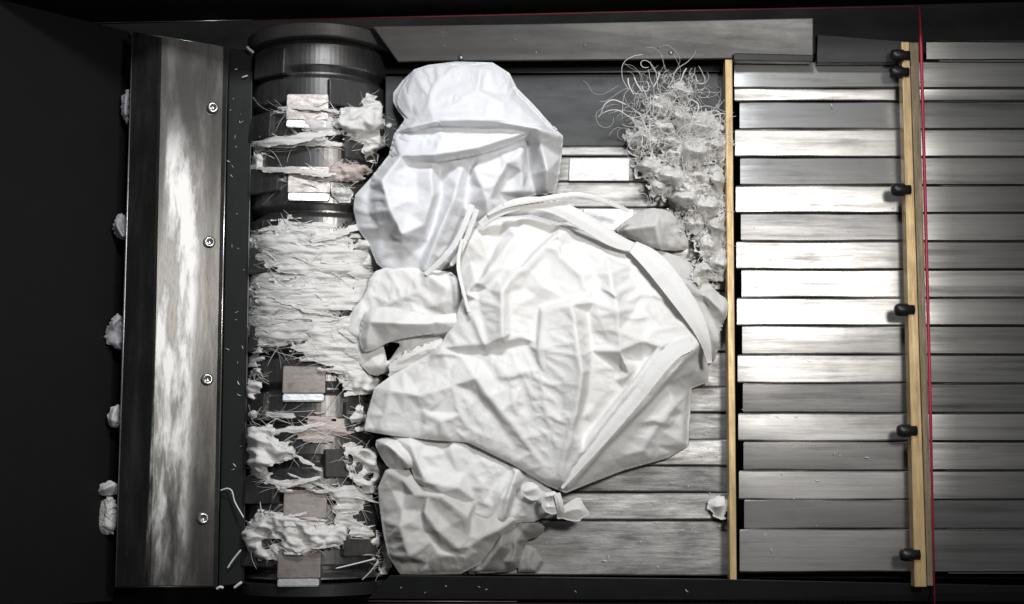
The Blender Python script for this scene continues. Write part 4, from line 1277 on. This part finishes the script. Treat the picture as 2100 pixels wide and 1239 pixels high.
heap([(1285, 250, -28), (1320, 235, -28), (1370, 225, -26), (1420, 260, -24), (1486, 240, -14), (1488, 330, -10), (1490, 450, -10), (1490, 560, -10), (1450, 560, -20), (1425, 500, -20), (1400, 440, -20), (1345, 400, -24), (1335, 360, -26), (1370, 330, -24), (1350, 305, -26), (1290, 320, -28), (1278, 285, -28)],
     [[(1320, 275, 0), (1400, 290, 18), (1450, 310, 24)], [(1390, 360, 18), (1420, 400, 26), (1460, 480, 12)]], 91)
spots = [(1318, 283, 30, 22), (1362, 268, 30, 30), (1395, 245, 24, 34), (1440, 262, 30, 26), (1468, 300, 24, 34), (1425, 312, 32, 26), (1385, 318, 26, 20), (1378, 366, 34, 30), (1432, 365, 32, 28), (1470, 372, 22, 34), (1408, 408, 30, 24),
         (1450, 425, 30, 26), (1424, 458, 26, 24), (1470, 470, 20, 30), (1452, 505, 26, 26), (1476, 545, 18, 30), (1448, 556, 24, 22), (1350, 385, 22, 18), (1330, 345, 20, 18), (1395, 190, 18, 20), (1352, 222, 22, 18)]
for k, (cu, cv, ru, rv) in enumerate(spots):
    ru *= rs.uniform(1.0, 1.5); rv *= rs.uniform(0.9, 1.4)
    ol = []
    for q in range(9):
        an = q / 9 * 6.283
        f_ = rs.uniform(0.7, 1.25)
        ol.append((cu + math.cos(an) * ru * f_, cv + math.sin(an) * rv * f_, rs.uniform(-6, 14) + (k % 3) * 6))
    zc = rs.uniform(14, 34) + (k % 3) * 5
    sheet('tuft', ol, M['lint' if k % 3 else 'shred'], lh, creases=[[(cu - ru * 0.5, cv - rv * 0.2, zc), (cu + ru * 0.4, cv + rv * 0.1, zc + 8)], [(cu, cv - rv * 0.5, zc - 6), (cu + ru * 0.1, cv + rv * 0.5, zc - 10)]],
          rag=14, rag_scale=12, cru=(rs.uniform(0, 180), 0.18, 0.32, 14, 0.15, (3, 2, 1)), step=2.4, seed=200 + k, thick=1.5)
lines, rad = [], []


def curl_fibre(c, z, n, stepm, bend, r, lift):
    d = rs.rand() * 6.283; el = rs.uniform(-0.2, 0.5)
    p = P(c[0], c[1], z)
    k = rs.normal(0, bend)
    pts = [p.copy()]
    for i in range(n):
        k += rs.normal(0, bend * 0.5); k *= 0.92
        d += k
        el = el * 0.85 + rs.normal(0, 0.25)
        p = p + Vector((math.cos(d), math.sin(d), math.sin(el) * lift)) * stepm
        p.z = max(p.z, -0.028)
        pts.append(p.copy())
    lines.append(pts); rad.append(r)


for (cu, cv, su, sv, z0, z1, cnt, nseg) in ((1345, 210, 30, 24, 0, 60, 75, 16), (1390, 178, 20, 20, 20, 70, 40, 14), (1420, 240, 34, 26, 30, 75, 50, 12), (1400, 330, 45, 45, 30, 60, 30, 9), (1440, 450, 30, 45, 20, 50, 14, 9), (1468, 250, 12, 30, 20, 60, 20, 11), (1312, 270, 22, 22, 20, 45, 30, 11)):
    for _ in range(cnt):
        u = np.clip(rs.normal(cu, su), 1270, 1474); v = rs.normal(cv, sv)
        curl_fibre((u, v), rs.uniform(z0, z1), int(nseg * rs.uniform(0.5, 1.4)), rs.uniform(0.003, 0.007), 0.26, rs.choice([0.0003, 0.0005, 0.0008, 0.0013], p=[0.5, 0.33, 0.13, 0.04]), 0.7)
for (cu, cv, ru, rv) in spots:
    for _ in range(26 if cv < 330 else 9):
        an, rr = rs.uniform(0, 6.283), math.sqrt(rs.uniform(0, 1)) * 1.15
        curl_fibre((min(cu + math.cos(an) * ru * rr, 1480), cv + math.sin(an) * rv * rr), rs.uniform(15, 52), rs.randint(4, 9), rs.uniform(0.0025, 0.005), 0.22, rs.choice([0.00025, 0.0004, 0.0007]), 0.6)
tube('fibres', lines, rad, M['fibre'], lh, 3)
tube('fibres', [spline([P(1285, 215, 50), P(1258, 205, 56), P(1240, 215, 50), P(1232, 235, 30)], 8), spline([P(1300, 195, 60), P(1290, 175, 66), P(1288, 160, 60)], 8), spline([P(1318, 190, 60), P(1308, 175, 66), P(1300, 158, 60)], 8),
                spline([P(1340, 180, 60), P(1350, 160, 66), P(1352, 148, 60)], 8), spline([P(1395, 170, 60), P(1402, 150, 66), P(1408, 140, 60)], 8), spline([P(1420, 205, 60), P(1432, 215, 66), P(1428, 240, 60)], 8)],
     [0.0014] * 6, M['fibre'], lh, 4)

# small scraps on the feed floor
o = sheet('fluff_scrap', [(1452, 1030, -20), (1470, 1020, -16), (1490, 1012, -12), (1492, 1060, -14), (1478, 1066, -18), (1455, 1050, -22)], M['cloth'], None, creases=[[(1462, 1040, 0), (1484, 1036, 8)]], rag=5, rag_scale=20, step=2, seed=97)
tag(o, 'small white fluff scrap at the brass rail low on the feed floor', 'scrap')

# ------------------------------------------------------------------ scraps of film behind the deflector
def scrap(label, outline, cr, seed, mat='film', rag=3):
    o = sheet('film_scrap', outline, M[mat], None, creases=cr, rag=rag, rag_scale=14, tin=(8, 5, 8, [(240, 700)]), gain=1.2, step=1.8, seed=seed, thick=1.0)
    tag(o, label, 'film scrap', 'crumpled scraps on the left wall')


scrap('small crumpled clear scrap behind the upper deflector edge', [(262, 440, 10), (246, 436, 12), (233, 452, 8), (231, 476, 4), (248, 492, 6), (262, 490, 8)], [[(252, 440, 30), (240, 462, 26), (252, 485, 24)], [(246, 450, 6), (252, 475, 4)]], 101)
scrap('triangular folded clear scrap halfway down the deflector edge', [(252, 712, 8), (242, 720, 10), (212, 698, 4), (220, 670, 8), (236, 640, 14), (254, 655, 12)], [[(234, 650, 34), (216, 692, 26), (244, 714, 28)], [(238, 670, 6), (232, 692, 4)]], 102)
scrap('little round white scrap low behind the deflector', [(246, 832, 8), (232, 832, 8), (220, 850, 4), (219, 868, 4), (236, 880, 6), (246, 878, 8)], [[(234, 840, 26), (228, 862, 24)]], 103, 'cloth')
scrap('white scrap above the grey rag tail behind the deflector', [(242, 988, 8), (215, 986, 6), (202, 1000, 2), (198, 1015, 0), (220, 1018, 4), (242, 1012, 8)], [[(232, 992, 26), (212, 1004, 22)]], 104, 'cloth')
scrap('grey rag tail lowest behind the deflector', [(240, 1020, 4), (212, 1018, 0), (198, 1055, -6), (192, 1090, -8), (212, 1098, -6), (240, 1092, 0)], [[(225, 1024, 16), (215, 1070, 10), (225, 1094, 8)]], 105, 'lint')
scrap('faint clear film blister behind the deflector top', [(268, 180, 6), (254, 188, 2), (246, 215, 0), (250, 240, 0), (264, 258, 4)], [[(258, 200, 14), (256, 236, 12)]], 106)

# ------------------------------------------------------------------ lint flecks lying about
rk = np.random.RandomState(5)
fl, fr = [], []
for (ua, ub, va, vb, z, n) in ((470, 500, 140, 1150, -13, 26), (1110, 1480, 960, 1170, -30, 34), (1420, 1480, 800, 950, -30, 8), (1300, 1480, 160, 230, -32, 12), (1520, 1850, 140, 1165, 1.5, 26), (820, 1450, 62, 108, 30, 10), (800, 1450, 1190, 1222, 22, 7)):
    for _ in range(n):
        u, v = rk.uniform(ua, ub), rk.uniform(va, vb)
        zz = z if z is not None else max(0.0, (245 - u) * 1.02 - 26)
        p = P(u, v, zz + 1.0)
        an = rk.uniform(0, 6.283); L_ = rk.uniform(0.001, 0.005)
        k = rk.normal(0, 0.5)
        fl.append([p, p + Vector((math.cos(an), math.sin(an), 0.12)) * L_, p + Vector((math.cos(an) + math.cos(an + k), math.sin(an) + math.sin(an + k), 0.0)) * L_])
        fr.append(rk.choice([0.0004, 0.0007, 0.0012], p=[0.55, 0.35, 0.1]))
o = tube('lint_flecks', fl, fr, M['fibre'], None, 5)
tag(o, 'tiny pale lint flecks scattered over bars and slats', 'lint', kind='stuff')
